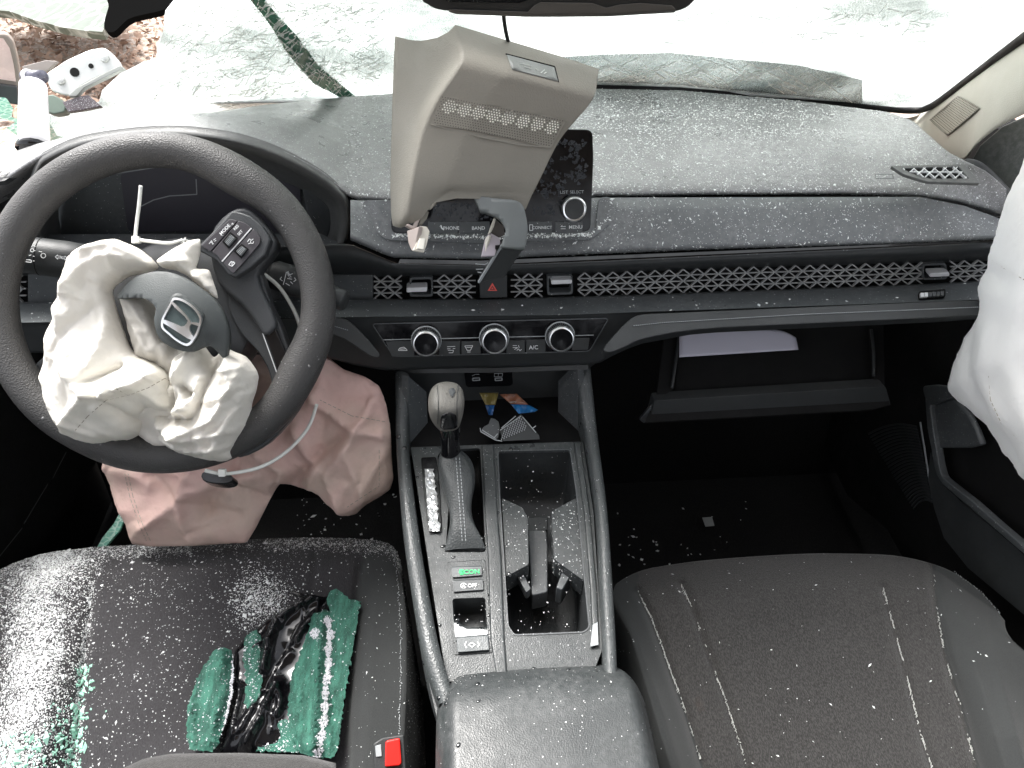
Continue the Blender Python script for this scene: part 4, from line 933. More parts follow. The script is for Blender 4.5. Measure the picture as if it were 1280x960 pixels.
# armrest
arp = Plane((0, .3, .535), (0, -.05, 1))
AR = []
def arm_x(y, side):   # picture outline of the lid on the top plane
    L_ = [(812, 574), (822, 556), (838, 547), (870, 541), (960, 536), (1200, 528)]; R_ = [(812, 762), (820, 781), (838, 797), (870, 808), (960, 838), (1200, 912)]
    return lerp_poly(L_ if side < 0 else R_, y)[0]
arm = thing('armrest', 'grey padded armrest lid with water drops and dusty spots, at the bottom centre', 'armrest', (0, .25, .5))
H = .105
a_l, a_r = arp(547, 900), arp(817, 900); xc = (a_l.x+a_r.x)/2; hw = (a_r.x-a_l.x)/2*1.04; yf = arp(660, 808).y
NU, NV = 60, 70; rows = []
for j in range(NV):
    v = j/(NV-1); y = yf-.0-.42*v; row = []
    for i in range(NU):
        u = -1+2*i/(NU-1)
        # superellipse plan with rounded front corners
        dy = yf-y; fx = 1.0
        if dy < .05: fx = (1-(1-dy/.05)**2.6)**(1/2.6)*.22+.78
        z = .535-.05*(y-.3)*-1*0
        edge = 1-abs(u); ez = -.030*max(0, 1-edge/.22)**2.4 - .030*max(0, 1-dy/.055)**2.2 - .004*(u**2)
        row.append(Vector((xc+hw*u*fx*(1+.0*dy), y, .535+ez-.010*max(0, 1-dy/.12))))
    rows.append(row)
top = rows
skirt = []
for r in rows: r.insert(0, r[0]+Vector((.0, 0, -H))); r.append(r[-1]+Vector((0, 0, -H)))
rows.insert(0, [p+Vector((0, .0, -H)) for p in rows[0]])
lid = loft('armrest_lid', rows, M['leather'], arm); ARL = lid

# ================================================================== SEATS
def seatmesh(name, front, left, right, zf, mat, parent, nu=170, nv=150, ymax=1180, side_mat=None, side_test=None, drop=.30):
    """front: silhouette of the front edge (picture); rows run back from it"""
    V = []; F = []; fr = sorted(front); x0, x1 = fr[0][0], fr[-1][0]; rows = []
    for j in range(-8, nv):
        row = []
        for i in range(nu):
            u = i/(nu-1); xf = x0+(x1-x0)*u; yf = lerp_poly(fr, xf)[0]
            if j < 0:
                P = zf(xf, yf, u, 0); t = -j/8
                row.append(P+Vector((0, .02*math.sin(t*math.pi*.8)-.03*t, -drop*t)))
                continue
            v = (j/(nv-1))**1.15; y = yf+(ymax-yf)*v
            xl, xr = lerp_poly(left, y)[0], lerp_poly(right, y)[0]
            w_ = min(1, (y-yf)/60); w_ = w_*w_*(3-2*w_)
            x = xf*(1-w_)+(xl+(xr-xl)*u)*w_
            row.append(zf(x, y, u, v))
        for sgn, idx in ((0, 0), (1, -1)): pass
        row.insert(0, row[0]+Vector((0, 0, -drop))); row.append(row[-1]+Vector((0, 0, -drop)))
        rows.append(row)
    o = loft(name, rows, mat, parent)
    if side_mat:
        o.data.materials.append(side_mat)
        for p in o.data.polygons:
            c = sum((o.data.vertices[i].co for i in p.vertices), Vector())/4+wloc(parent); q = topx(c)
            if side_test(*q): p.material_index = 1
    return o
def segd(p, poly):
    best = 1e9
    for a, b in zip(poly, poly[1:]):
        ax, ay = a; dx, dy = b[0]-ax, b[1]-ay; t = max(0, min(1, ((p[0]-ax)*dx+(p[1]-ay)*dy)/(dx*dx+dy*dy+1e-9)))
        best = min(best, math.hypot(p[0]-ax-dx*t, p[1]-ay-dy*t))
    return best
sA = [(797, 739), (814, 772), (837, 835), (858, 893), (877, 954), (905, 1060)]
sB = [(852, 731), (870, 772), (885, 818), (906, 872), (933, 956), (960, 1060)]
sC = [(1104, 735), (1118, 787), (1133, 843), (1150, 914), (1164, 958), (1190, 1060)]
sD = [(1166, 714), (1172, 768), (1181, 818), (1200, 881), (1220, 956), (1245, 1060)]
sE = [(1193, 714), (1227, 739), (1252, 768), (1279, 810), (1330, 900)]
def lx(poly, y): return lerp_poly([(b, a) for a, b in poly], y)[0]
def zpass(x, y, u, v):
    z = .405-.055*v
    fy = lerp_poly([(768, 727), (802, 712), (885, 700), (1010, 692), (1114, 693), (1156, 702), (1240, 760)], x)[0]; t = max(0, y-fy)
    z -= .045*max(0, 1-t/70)**2.2
    d = min(segd((x, y), s) for s in (sA, sB, sC, sD))
    z -= .007*math.exp(-(d/5.5)**2)
    m = lx(sA, max(y, 739)); n = lx(sD, max(y, 714)); r = lx(sB, max(y, 731)); q = lx(sC, max(y, 735)); g = min(1, t/160)
    if x < m: z += g*(.030*min(1, (m-x)/30)-.05*max(0, (m-x-50)/70))
    if x > n: z += g*(.034*min(1, (x-n)/35)-.07*max(0, (x-n-60)/80))
    z += .002*noise.noise(Vector((x*.012, y*.012, 3)))
    return Zp(x, y, z)
ps = thing('car_seat', 'dark charcoal fabric passenger seat with frayed white seams, lower right', 'car seat', (.4, .4, .3), 'front seats')
pfront = smooth_poly([(766, 745), (770, 730), (802, 713), (845, 705), (885, 700), (950, 695), (1010, 692), (1060, 692), (1114, 694), (1156, 702), (1193, 716), (1227, 741), (1256, 776)], 3, False)
pseat = seatmesh('cushion', pfront, [(700, 768), (800, 790), (960, 838), (1200, 920)], [(740, 1240), (768, 1262), (810, 1290), (900, 1340), (1200, 1500)], zpass, M['seat'], ps, side_mat=M['seatside'],
                 side_test=lambda x, y: x < lx(sA, max(y, 739)) or x > lx(sD, max(y, 714)))
M['fray'] = simple('frayed_thread', (.42, .43, .41), .8)
def _S(o): o['kind'] = 'stuff'; return o
def seam(poly, gaps, parent, nm='seam', seed=1, zz=zpass, dens=1.0, mat=None):
    B = Bag(); rnd = random.Random(seed)
    for a, b in zip(poly, poly[1:]):
        L_ = math.hypot(b[0]-a[0], b[1]-a[1]); n = int(L_*dens)
        for k in range(n):
            t = k/n; x, y = a[0]+(b[0]-a[0])*t, a[1]+(b[1]-a[1])*t
            if noise.noise(Vector((x*.05+seed*7, y*.05, 0))) < gaps: continue
            s = rnd.uniform(.3, 1.4); x += rnd.gauss(0, .8); dx, dy = rnd.gauss(0, 1.2), rnd.uniform(1, 3.4)
            B.bar(zz(x, y, 0, 0)+Vector((0, 0, .001-.055*0)), zz(x+dx, y+dy, 0, 0)+Vector((0, 0, .001)), .0005*s+.0002, .0006, Vector((0, 0, 1)))
    return B.obj(nm, mat or M['fray'], parent)
vv = {}
PS = on_mesh(pseat)
def seam2(poly, gaps, parent, hit, seed=1, dens=1.0, mat=None, spread=.8, nm='seam'):
    B = Bag(); rnd = random.Random(seed)
    for a, b in zip(poly, poly[1:]):
        L_ = math.hypot(b[0]-a[0], b[1]-a[1]); n = max(1, int(L_*dens))
        for k in range(n):
            t = k/n; x, y = a[0]+(b[0]-a[0])*t, a[1]+(b[1]-a[1])*t
            if noise.noise(Vector((x*.04+seed*7, y*.04, 0)))+rnd.gauss(0, .12) < gaps: continue
            x += rnd.gauss(0, spread); dx, dy = rnd.gauss(0, 1.), rnd.uniform(.8, 3.)
            B.bar(hit(x, y, .0012), hit(x+dx, y+dy, .0012), rnd.uniform(.0003, .0009), .0008, Vector((0, 0, 1)))
    return _S(B.obj(nm, mat or M['fray'], parent))
for i, (s_, g_) in enumerate(((sA, -.02), (sB, .06), (sC, -.12), (sD, .0))): seam2(s_, g_, ps, PS, i+1, .8, spread=.55)
seam2(sE[:3], -.6, ps, PS, 9, .35, M['dim'], spread=.2, nm='piping_stitch')

ds = thing('car_seat', 'black driver seat strewn with white glass crumbs and green glass, lower left', 'car seat', (-.4, .4, .3), 'front seats')
dA = [(118, 690), (116, 740), (108, 800), (102, 850), (98, 900), (88, 960), (80, 1060)]
dB = [(396, 680), (392, 720), (388, 760), (384, 820), (380, 900), (376, 1060)]
dC = [(452, 705), (446, 740), (440, 780), (434, 900), (430, 1060)]
dE = [(496, 690), (503, 730), (507, 790), (507, 860), (504, 930), (500, 1060)]
dfr = smooth_poly([(-160, 860), (-100, 790), (-60, 752), (0, 712), (50, 693), (90, 687), (130, 683), (190, 680), (250, 677), (320, 674), (380, 672), (440, 673), (478, 677), (494, 686), (500, 700)], 3, False)
def zdr(x, y, u, v):
    z = .405-.055*v; fy = lerp_poly([(a, b) for a, b in dfr], x)[0]; t = max(0, y-fy)
    z -= .04*max(0, 1-t/50)**2.2
    d = min(segd((x, y), dA), segd((x, y), dC)); z -= .006*math.exp(-(d/5)**2); z -= .003*math.exp(-(segd((x, y), dB)/4)**2)
    m = lx(dA, max(y, 690)); n = lx(dC, max(y, 705)); g = min(1, t/160)
    if x < m: z += g*(.032*min(1, (m-x)/40)-.05*max(0, (m-x-70)/80))
    if x > n: z += g*(.020*min(1, (x-n)/25))
    z += .004*noise.noise(Vector((x*.012, y*.012, 8)))
    return Zp(x, y, z)
dseat = seatmesh('cushion', dfr, [(700, -150), (900, -260), (1200, -420)], [(690, 500), (730, 505), (790, 508), (860, 508), (930, 505), (1200, 494)], zdr, M['dseat'], ds, side_mat=M['seatside'], side_test=lambda x, y: x > lx(dC, max(y, 705)))
DS = on_mesh(dseat)
seam2([(492, 690), (498, 740), (501, 790), (501, 860), (498, 930)], -.8, ds, DS, 4, .3, M['dim'], spread=.15, nm='piping_stitch')
brow = []
for j in range(9):
    t = j/8; r = []
    for i in range(40):
        x = 150+270*i/39; y0 = lerp_poly([(150, 962), (180, 948), (215, 942), (300, 941), (380, 944), (420, 954), (440, 966)], x)[0]
        r.append(Dp(x, y0+t*60, .62-.05*math.sin(t*1.5)))
    brow.append(r)
o = loft('backrest_edge', brow, M['seat'], ds); solid(o, .03)
# buckle
bk = thing('seat_belt_buckle', 'black seat belt buckle with red release button beside the driver seat', 'buckle', Zp(488, 940, .38))
BKP = Plane(Dp(488, 940, .74), (.1, -.35, .9))
plate('buckle_body', round_poly([(466, 930), (478, 922), (505, 918), (508, 965), (468, 970)], 3), BKP, .03, M['dark'], bk, bev=.002)
plate('release_button', round_poly([(482, 926), (500, 922), (502, 954), (500, 957), (481, 959)], 3), lambda x, y, h=0: BKP(x, y, .004), .012, M['red'], bk, back=-BKP.n, bev=.0018)
plate('buckle_label', [(469, 933), (476, 931), (477, 945), (470, 946)], lambda x, y, h=0: BKP(x, y, .0012), .001, M['dim'], bk)

# ================================================================== STEERING WHEEL
WA = rad(40)
WP = Plane(Dp(201, 380, .79), (.06, -math.cos(WA), math.sin(WA)))
wheel = thing('steering_wheel', 'black leather steering wheel turned with a deflated white airbag spilling out of it', 'steering wheel', WP(203, 380))
PXM = .79/FPX
wc = WP(203, 380); e1, e2, wn = WP.e1, WP.e2, WP.n
rows = []; RIM = 191*PXM; NS = 120
for k in range(NS):
    q = 2*math.pi*k/NS; d = e1*math.cos(q)+e2*math.sin(q)
    bulge = sum(.16*math.exp(-((((math.degrees(q)-a+180) % 360)-180)/15)**2) for a in (58, 332, 238))
    ins = sum(.0045*math.exp(-((((math.degrees(q)-a+180) % 360)-180)/14)**2) for a in (58, 332, 238))
    c = wc+d*(RIM-ins)
    rows.append([c+d*math.cos(p)*.0188*(1+bulge)+wn*math.sin(p)*.0180*(1+bulge*.2) for p in [2*math.pi*i/20 for i in range(20)]])
rows.append(rows[0]); rim = loft('rim', rows, M['rim'], wheel, close=True); recalc(rim)
disc('hub_bowl', WP(236, 392, -.045), wn, 0, 0, M['spoke'], wheel, 56, [(.070, -.05), (.084, -.02), (.084, .012), (.078, .028), (.066, .036), (.05, .038), (.0001, .038)])
sh = lambda h: (lambda x, y, hh=0: WP(x, y, h+hh))
def wplate(name, poly, h, th, mat, par, **k): return plate(name, poly, sh(h), th, mat, par, back=-wn, **k)
wplate('spoke', smooth_poly([(262, 296), (286, 264), (314, 262), (345, 300), (338, 320), (322, 345), (338, 385), (345, 408), (330, 420), (316, 400), (300, 380), (270, 350)], 3), .006, .03, M['spoke'], wheel, bev=.006, seg=3)
wplate('spoke', smooth_poly([(290, 335), (322, 335), (338, 380), (352, 410), (368, 455), (384, 480), (370, 515), (335, 555), (300, 572), (290, 560), (318, 525), (338, 492), (336, 465), (322, 440), (300, 415), (285, 380)], 3), -.004, .025, M['spoke'], wheel, bev=.005, seg=3)
wplate('spoke', smooth_poly([(30, 470), (90, 420), (150, 430), (140, 500), (90, 560), (60, 530), (40, 500)], 3), -.008, .025, M['spoke'], wheel, bev=.005, seg=3)
wplate('gloss_trim', round_poly([(328, 415), (335, 403), (341, 402), (366, 462), (362, 478), (355, 482), (348, 470)], 3), .002, .008, M['gloss'], wheel, bev=.002)
B = Bag()
for a, b in (((328, 416), (334, 404)), ((328, 416), (347, 469)), ((347, 469), (354, 482))): B.bar(WP(*a, .0028), WP(*b, .0028), .0009, .0015, wn)
B.obj('trim_edge', M['satin'], wheel)
wplate('gloss_trim', smooth_poly([(352, 484), (364, 480), (366, 500), (345, 530), (318, 555), (300, 562), (322, 530), (342, 500)], 3), .001, .008, M['gloss'], wheel, bev=.002)
# button pod
Zs = lambda pts: [(240+x/9.6, 260+y/9.6) for x, y in pts]
wplate('button_bezel', round_poly(Zs([(480, 30), (600, 55), (700, 90), (830, 200), (900, 300), (940, 380), (880, 560), (700, 720), (520, 830), (430, 800), (360, 700), (270, 610), (90, 520), (90, 440), (290, 240)]), 2), .020, .018, M['spoke'], wheel, bev=.003, seg=3)
Q = dict(a=[(450, 130), (530, 145), (540, 160), (222, 522), (150, 480), (110, 450)], b=[(560, 152), (640, 180), (712, 236), (352, 636), (300, 570), (238, 528)], c=[(735, 250), (790, 300), (822, 360), (812, 430), (660, 610), (500, 785), (450, 750), (375, 655)])
for k_, pl in Q.items():
    bo = wplate('control_button', round_poly(Zs(pl), 1.6), .0225, .006, plastic('button_face', (.05, .046, .052), .45, 900, .1), wheel, bev=.0007)
B = Bag(); B.bar(WP(*Zs([(712, 240)])[0], .0228), WP(*Zs([(358, 642)])[0], .0228), .0011, .002, wn); B.obj('button_divider', M['satin'], wheel)
for pl in ([(460, 285), (550, 360), (440, 490), (360, 405)], [(595, 430), (680, 490), (590, 605), (500, 520)]):
    wplate('roller_slot', round_poly(Zs(pl), .8), .0233, .002, M['deep'], wheel)
    cx_ = sum(p[0] for p in pl)/4; cy_ = sum(p[1] for p in pl)/4; p2 = [(cx_+(a-cx_)*.72, cy_+(b-cy_)*.72) for a, b in pl]
    ro = wplate('roller', round_poly(Zs(p2), .8), .0265, .004, M['mid'], wheel, bev=.0008)
    B = Bag()
    for t in (.3, .5, .7):
        a = Zs([(p2[0][0]*(1-t)+p2[1][0]*t, p2[0][1]*(1-t)+p2[1][1]*t)])[0]; b = Zs([(p2[3][0]*(1-t)+p2[2][0]*t, p2[3][1]*(1-t)+p2[2][1]*t)])[0]
        B.bar(WP(*a, .0268), WP(*b, .0268), .0004, .0004, wn)
    B.obj('roller_ridge', M['dim'], ro)
BH = sh(.0232)
text('button_lettering', 'MODE', *Zs([(395, 260)])[0], 4.4, BH, M['white'], wheel, 46, bold=.01)
text('button_lettering', 'RES', *Zs([(530, 235)])[0], 3.6, BH, M['white'], wheel, 46, bold=.01)
text('button_lettering', 'SET', *Zs([(578, 298)])[0], 3.6, BH, M['white'], wheel, 46, bold=.01)
def wstroke(segs, wd=.0005): strokes('button_symbol', [Zs(s) for s in segs], wd, lambda x, y: WP(x, y, .0236), M['white'], wheel, wn)
wstroke([[(205, 430), (235, 390), (250, 440)], [(225, 410), (260, 430)], [(255, 385), (285, 365)], [(270, 400), (290, 385)], [(480, 205), (480, 180), (500, 195)], [(345, 325), (372, 330)]])
wstroke([[(440, 680), (470, 640), (515, 660), (480, 700), (440, 680)], [(480, 640), (480, 690)], [(500, 640), (500, 660)]], .0007)
wstroke([[(665, 405), (690, 370), (710, 390), (735, 370)], [(675, 430), (700, 420), (730, 425), (740, 400)], [(700, 395), (705, 415)]], .0006)

# hub cover with emblem
Zw = lambda pts: [(50+x/2.527, 220+y/2.527) for x, y in pts]
def HUBs(P):
    v = P-wc; a, b, h = v.dot(e1), v.dot(e2), v.dot(wn)
    x0, y0 = .026, -.020
    return h-(.062-5.5*((a-x0)**2+(b-y0)**2))
HUB = surf(HUBs)
hubpoly = smooth_poly(Zw([(243, 386), (262, 355), (300, 320), (350, 303), (400, 302), (450, 318), (500, 350), (550, 392), (580, 440), (595, 500), (590, 550), (582, 578), (560, 555), (535, 535), (500, 545), (475, 555), (430, 548), (385, 522), (366, 490), (360, 450), (366, 420), (350, 398), (320, 385), (280, 384)]), 2)
hc = plate('hub_cover', hubpoly, HUB, .012, M['hub'], wheel, mid=6, back=-wn, smooth=True)
Ze = lambda pts: [(180+x/9.6, 350+y/9.6) for x, y in pts]
rec = smooth_poly(Ze([(400, 158), (480, 180), (600, 270), (700, 370), (722, 430), (700, 520), (655, 670), (590, 780), (530, 815), (440, 790), (330, 720), (225, 630), (190, 560), (190, 480), (240, 380), (300, 240), (345, 180)]), 2)
plate('emblem_recess', rec, lambda x, y, h=0: HUB(x, y, .0012), .002, plastic('recess', (.03, .036, .036), .5, 900, .1), wheel, back=-wn, mid=8, smooth=True)
fo = smooth_poly(Ze([(340, 222), (375, 210), (420, 216), (480, 240), (560, 290), (625, 350), (680, 430), (692, 490), (672, 570), (640, 655), (600, 720), (560, 772), (510, 792), (440, 765), (360, 712), (290, 650), (240, 610), (208, 570), (203, 520), (215, 460), (250, 390), (300, 300)]), 2)
ccx = sum(p[0] for p in fo)/len(fo); ccy = sum(p[1] for p in fo)/len(fo)
fi = [(ccx+(x-ccx)*.895, ccy+(y-ccy)*.90) for x, y in fo]
em = plate('emblem_field', fo, lambda x, y, h=0: HUB(x, y, .002), .002, plastic('emblem_field_m', (.05, .07, .07), .4, 900, .1), wheel, back=-wn, mid=8, smooth=True)
plate('emblem_frame', fo, lambda x, y, h=0: HUB(x, y, .0052), .0045, M['chrome'], em, holes=[fi], back=-wn)
Hs = [(318, 262), (352, 268), (400, 310), (455, 368), (510, 430), (545, 480), (560, 508), (610, 508), (668, 520), (664, 556), (610, 540), (566, 528), (545, 560), (548, 605), (575, 655), (606, 690), (592, 728), (520, 700), (400, 622), (300, 560), (212, 505), (220, 472), (260, 480), (360, 520), (440, 556), (480, 552), (512, 520), (524, 490), (490, 440), (430, 385), (372, 335)]
plate('emblem_letter', Ze(Hs), lambda x, y, h=0: HUB(x, y, .0056), .0045, M['chrome'], em, back=-wn)
text('hub_lettering', 'AIRBAG', 266, 424.5, 4.6, lambda x, y, h=0: HUB(x, y, .0008+h), M['spoke'], hc, 58)
text('hub_lettering', 'SRS', 261, 420, 4.6, lambda x, y, h=0: HUB(x, y, .0008+h), M['spoke'], hc, 58)

# column with stalks
colm = thing('steering_column', 'black steering column shroud with two control stalks behind the steering wheel', 'steering column', WP(203, 380, -.06))
disc('column_shroud', WP(215, 400, -.20), wn, 0, 0, M['spoke'], colm, 40, [(.085, 0), (.078, .08), (.066, .14), (.0001, .14)])
stA, stB = WP(16, 316, -.05), WP(150, 334, -.065)
tube('light_stalk', [stA+(stB-stA)*t for t in (0, .02, .12, .5, .98)], [.0150, .0195, .0205, .0215, .019], M['dark'], colm, 24)
SV = Plane(WP(60, 318, -.05)+(-Fw)*.020, -Fw)
SVh = lambda x, y, h=0: SV(x, y, h)
tube('stalk_groove', [stA+(stB-stA)*t for t in (.255, .262)], [.0212, .0212], M['deep'], colm, 24)
for s_, x, y, sz in (('OFF', 36.5, 306.5, 4.4), ('AUTO', 33.5, 312.5, 5)): text('stalk_lettering', s_, x, y, sz, SVh, M['white'], colm, -5, bold=.01)
sks = [[(31, 318), (33, 320), (35, 318)], [(36, 319.5), (39, 318.5)], [(31, 324.5), (39, 325), (39, 328), (31, 327)], [(31, 324.5), (31, 327)], [(42.3, 307), (44, 308)], [(42, 313), (44, 313.5)], [(41, 320), (43, 320.4)], [(41, 326), (43, 326.3)], [(48.5, 314), (52.5, 315)]]
sks += [[(54+3*math.cos(a), 319.5+3*math.sin(a)) for a in np.linspace(0, 6.28, 10)]]
sks += [[(69, 321), (72, 318.5), (72, 320), (76, 320.3), (76, 322.5), (72, 322.3), (72, 324), (69, 321)], [(84, 322.6), (81, 320), (81, 321.4), (77, 321), (77, 323.2), (81, 323.5), (81, 325), (84, 322.6)]]
strokes('stalk_symbol', sks, .0007, lambda x, y: SV(x, y, .0006), M['white'], colm, -Fw)
wa, wb = WP(340, 342, -.05), WP(432, 376, -.03)
tube('wiper_stalk', [wa+(wb-wa)*t for t in (0, .05, .3, .45, .6, .98, 1.0)], [.014, .017, .018, .0145, .013, .0125, .0105], M['dark'], colm, 24)
SW = Plane(WP(365, 350, -.045)+(-Fw)*.0185, -Fw)
text('stalk_lettering', 'MIST', 361, 343.5, 3.2, lambda x, y, h=0: SW(x, y, h), M['white'], colm, -65, bold=.01)
strokes('stalk_symbol', [[(358, 340), (354, 356)], [(360, 344), (366, 342)], [(359, 348), (365, 349)], [(357, 354), (362, 357)], [(352, 346), (350, 349), (353, 351)], [(368, 347), (370, 350), (367, 352)], [(363, 352), (366, 355)]], .0007, lambda x, y: SW(x, y, .0006), M['white'], colm, -Fw)
tube('ignition_trim', curve3([WP(318, 345, -.05), WP(332, 350, -.06), WP(338, 372, -.07)]), .012, M['mid'], colm, 14)

# white nylon ties
tie1 = thing('cable_tie', 'short white cable tie standing upright behind the top of the airbag', 'cable tie', WP(172, 300, .01), 'cable ties')
tube('tie_strap', curve3([WP(176, 232, .02), WP(174, 255, .015), WP(171, 278, .01), WP(169, 298, .01)]), .0019, M['tie'], tie1)
tube('tie_strap', curve3([WP(166, 299, .01), WP(190, 302, .012), WP(212, 304, .012), WP(230, 301, .005), WP(246, 306, -.01)]), .0019, M['tie'], tie1)
wplate('tie_head', round_poly([(164, 295), (173, 295), (174, 303), (164, 304)], 1), .014, .007, M['tie'], tie1, bev=.001)
strokes('tie_end', [[(226, 298), (231, 304)], [(232, 297), (226, 304)]], .0018, lambda x, y: WP(x, y, .008), M['tie'], tie1, wn)
tie2 = thing('cable_tie', 'long looped white cable tie threaded round the right side and bottom of the steering wheel', 'cable tie', WP(277, 590, .02), 'cable ties')
tube('tie_strap', curve3([WP(320, 337, -.02), WP(333, 345, -.03), WP(350, 360, -.03), WP(366, 385, -.035), WP(375, 408, -.04), WP(380, 432, -.045)]), .0022, M['tie'], tie2)
tube('tie_strap', curve3([WP(396, 505, -.05), WP(385, 535, -.045), WP(360, 563, -.03), WP(330, 582, -.01), WP(300, 590, .0), WP(277, 592, .01), WP(256, 588, .015)]), .0021, M['tie'], tie2)
wplate('tie_head', round_poly([(272, 587), (281, 587), (281, 596), (273, 596)], 1), .018, .008, M['tie'], tie2, bev=.001)
kf = plate('key_fob', smooth_poly([(252, 591), (262, 589), (280, 591), (290, 595), (290, 602), (280, 605), (264, 604), (253, 600)], 2), sh(.006), .02, M['gloss'], None, back=(0, .5, -1), bev=.004, seg=4)
tag(kf, 'small glossy black tag hanging below the wheel from the long white tie', 'tag')

# ================================================================== CLOTH
def cloth(name, outline, plane, height, scale, spacing, iters, mat, parent=None, seed=0, creases=(), noise_amp=.012, nfreq=16, bend=.25, pin=.6, zmin=-.02, under=.01, seams=(), sub=1, thick=.0008, press=0.0, auto=(), jag=0.0):
    """a crumpled sheet: more cloth than outline, relaxed until it buckles"""
    o, e1_, e2_, n_ = plane.o, plane.e1, plane.e2, plane.n
    def uv(px, py): v = plane(px, py)-o; return v.dot(e1_), v.dot(e2_)
    rj = random.Random(seed+77); xs_ = [p[0] for p in outline]; ys_ = [p[1] for p in outline]
    creases = list(creases)
    for n_a, (la, lb), amp_a, wd_a, ang_a, spr in auto:
        for _ in range(n_a):
            for _t in range(30):
                x, y = rj.uniform(min(xs_), max(xs_)), rj.uniform(min(ys_), max(ys_))
                if ptin((x, y), outline): break
            a = rad(ang_a+rj.gauss(0, spr)); L_ = rj.uniform(la, lb); cv = rj.gauss(0, .35); pl = [(x, y)]
            for _s in range(4): x += math.cos(a)*L_/4; y -= math.sin(a)*L_/4; a += cv*.5; pl.append((x, y))
            creases.append((pl, amp_a*rj.uniform(.4, 1.2)*rj.choice((1, 1, -1)), wd_a*rj.uniform(.6, 1.5)))
    if jag:
        o2 = []
        for a, b in zip(outline, outline[1:]+outline[:1]):
            n = max(1, int(math.hypot(b[0]-a[0], b[1]-a[1])/2.2))
            for k in range(n): o2.append((a[0]+(b[0]-a[0])*k/n+rj.gauss(0, jag), a[1]+(b[1]-a[1])*k/n+rj.gauss(0, jag)))
        outline = o2
    P0 = [uv(*p) for p in outline]; bd = []
    for a, b in zip(P0, P0[1:]+P0[:1]):
        L_ = math.hypot(b[0]-a[0], b[1]-a[1]); n = max(1, int(round(L_/spacing)))
        for k in range(n): bd.append((a[0]+(b[0]-a[0])*k/n, a[1]+(b[1]-a[1])*k/n))
    rnd = random.Random(seed); xs = [p[0] for p in bd]; ys = [p[1] for p in bd]; pts = list(bd); nb = len(bd)
    y = min(ys); r = 0; A = np.array(bd)
    while y < max(ys):
        x = min(xs)+(spacing/2 if r % 2 else 0)
        while x < max(xs):
            q = (x+rnd.uniform(-.2, .2)*spacing, y+rnd.uniform(-.2, .2)*spacing)
            if ptin(q, bd) and np.min(np.hypot(A[:, 0]-q[0], A[:, 1]-q[1])) > spacing*.55: pts.append(q)
            x += spacing
        y += spacing*.87; r += 1
    vo, _, fo, *_2 = delaunay_2d_cdt([Vector(p) for p in pts], [(i, (i+1) % nb) for i in range(nb)], [], 0, 1e-7)
    V = np.array([(v.x, v.y, 0) for v in vo]); F = [f for f in fo if ptin((sum(V[i, 0] for i in f)/3, sum(V[i, 1] for i in f)/3), bd)]
    F = np.array([list(f) for f in F])
    dist = np.min(np.hypot(V[:, None, 0]-A[None, :, 0], V[:, None, 1]-A[None, :, 1]), axis=1)
    V[:, 2] = height(V[:, 0], V[:, 1], dist)-under*np.exp(-dist/.004)
    for pl, amp, wd in creases:
        C_ = [uv(*p) for p in pl]; d = np.full(len(V), 9.)
        for a, b in zip(C_, C_[1:]):
            a, b = np.array(a), np.array(b); ab = b-a; t = np.clip(((V[:, :2]-a)@ab)/(ab@ab), 0, 1); d = np.minimum(d, np.hypot(*(V[:, :2]-a-t[:, None]*ab).T))
        V[:, 2] += amp*np.exp(-d/wd)*np.clip(dist/.006, 0, 1)
    E = np.vstack([F[:, [0, 1]], F[:, [1, 2]], F[:, [2, 0]]]); E.sort(axis=1)
    ed = {}
    for f in F:
        for k in range(3):
            a, b, c = f[k], f[(k+1) % 3], f[(k+2) % 3]; ed.setdefault((min(a, b), max(a, b)), []).append(c)
    E = np.array(list(ed.keys())); Bd = np.array([v for v in ed.values() if len(v) == 2])
    L0 = np.linalg.norm(V[E[:, 0]]-V[E[:, 1]], axis=1)*scale; LB = np.linalg.norm(V[Bd[:, 0]]-V[Bd[:, 1]], axis=1)*scale
    base = V.copy(); ph = rnd.random()*50
    V[:, 2] += noise_amp*np.array([noise.fractal(Vector((p[0]*nfreq+ph, p[1]*nfreq, ph)), 1, 2, 3) for p in V])*np.clip(dist/.01, 0, 1)
    N_ = len(V); I = np.concatenate([E[:, 0], E[:, 1], Bd[:, 0], Bd[:, 1]]); cnt = np.bincount(I, minlength=N_)
    wE = 1.0; w0 = np.ones(N_); vel = np.zeros_like(V); pinm = (dist < spacing*.3)
    for it in range(iters):
        Vp = V.copy()
        for _ in range(3):
            d = V[E[:, 1]]-V[E[:, 0]]; L = np.linalg.norm(d, axis=1)+1e-9; c = (d*((L-L0)/L*.5)[:, None])
            d2 = V[Bd[:, 1]]-V[Bd[:, 0]]; M_ = np.linalg.norm(d2, axis=1)+1e-9; c2 = (d2*((M_-LB)/M_*.5*bend)[:, None])
            D = np.zeros_like(V)
            for k in range(3):
                D[:, k] = np.bincount(E[:, 0], c[:, k], N_)-np.bincount(E[:, 1], c[:, k], N_)+np.bincount(Bd[:, 0], c2[:, k], N_)-np.bincount(Bd[:, 1], c2[:, k], N_)
            V = V+D/np.maximum(cnt, 1)[:, None]*1.6
            V[pinm] = V[pinm]*(1-pin)+base[pinm]*pin
        V[:, 2] += (base[:, 2]-V[:, 2])*.012+press
        V[:, :2] += (base[:, :2]-V[:, :2])*.012
        V[:, 2] = np.maximum(V[:, 2], zmin)
    W = np.array(o)[None, :]+V[:, :1]*np.array(e1_)+V[:, 1:2]*np.array(e2_)+V[:, 2:]*np.array(n_)
    ob = link(name, W, F, mat, parent, True); recalc(ob)
    solid(ob, thick, 0); subsurf(ob, sub)
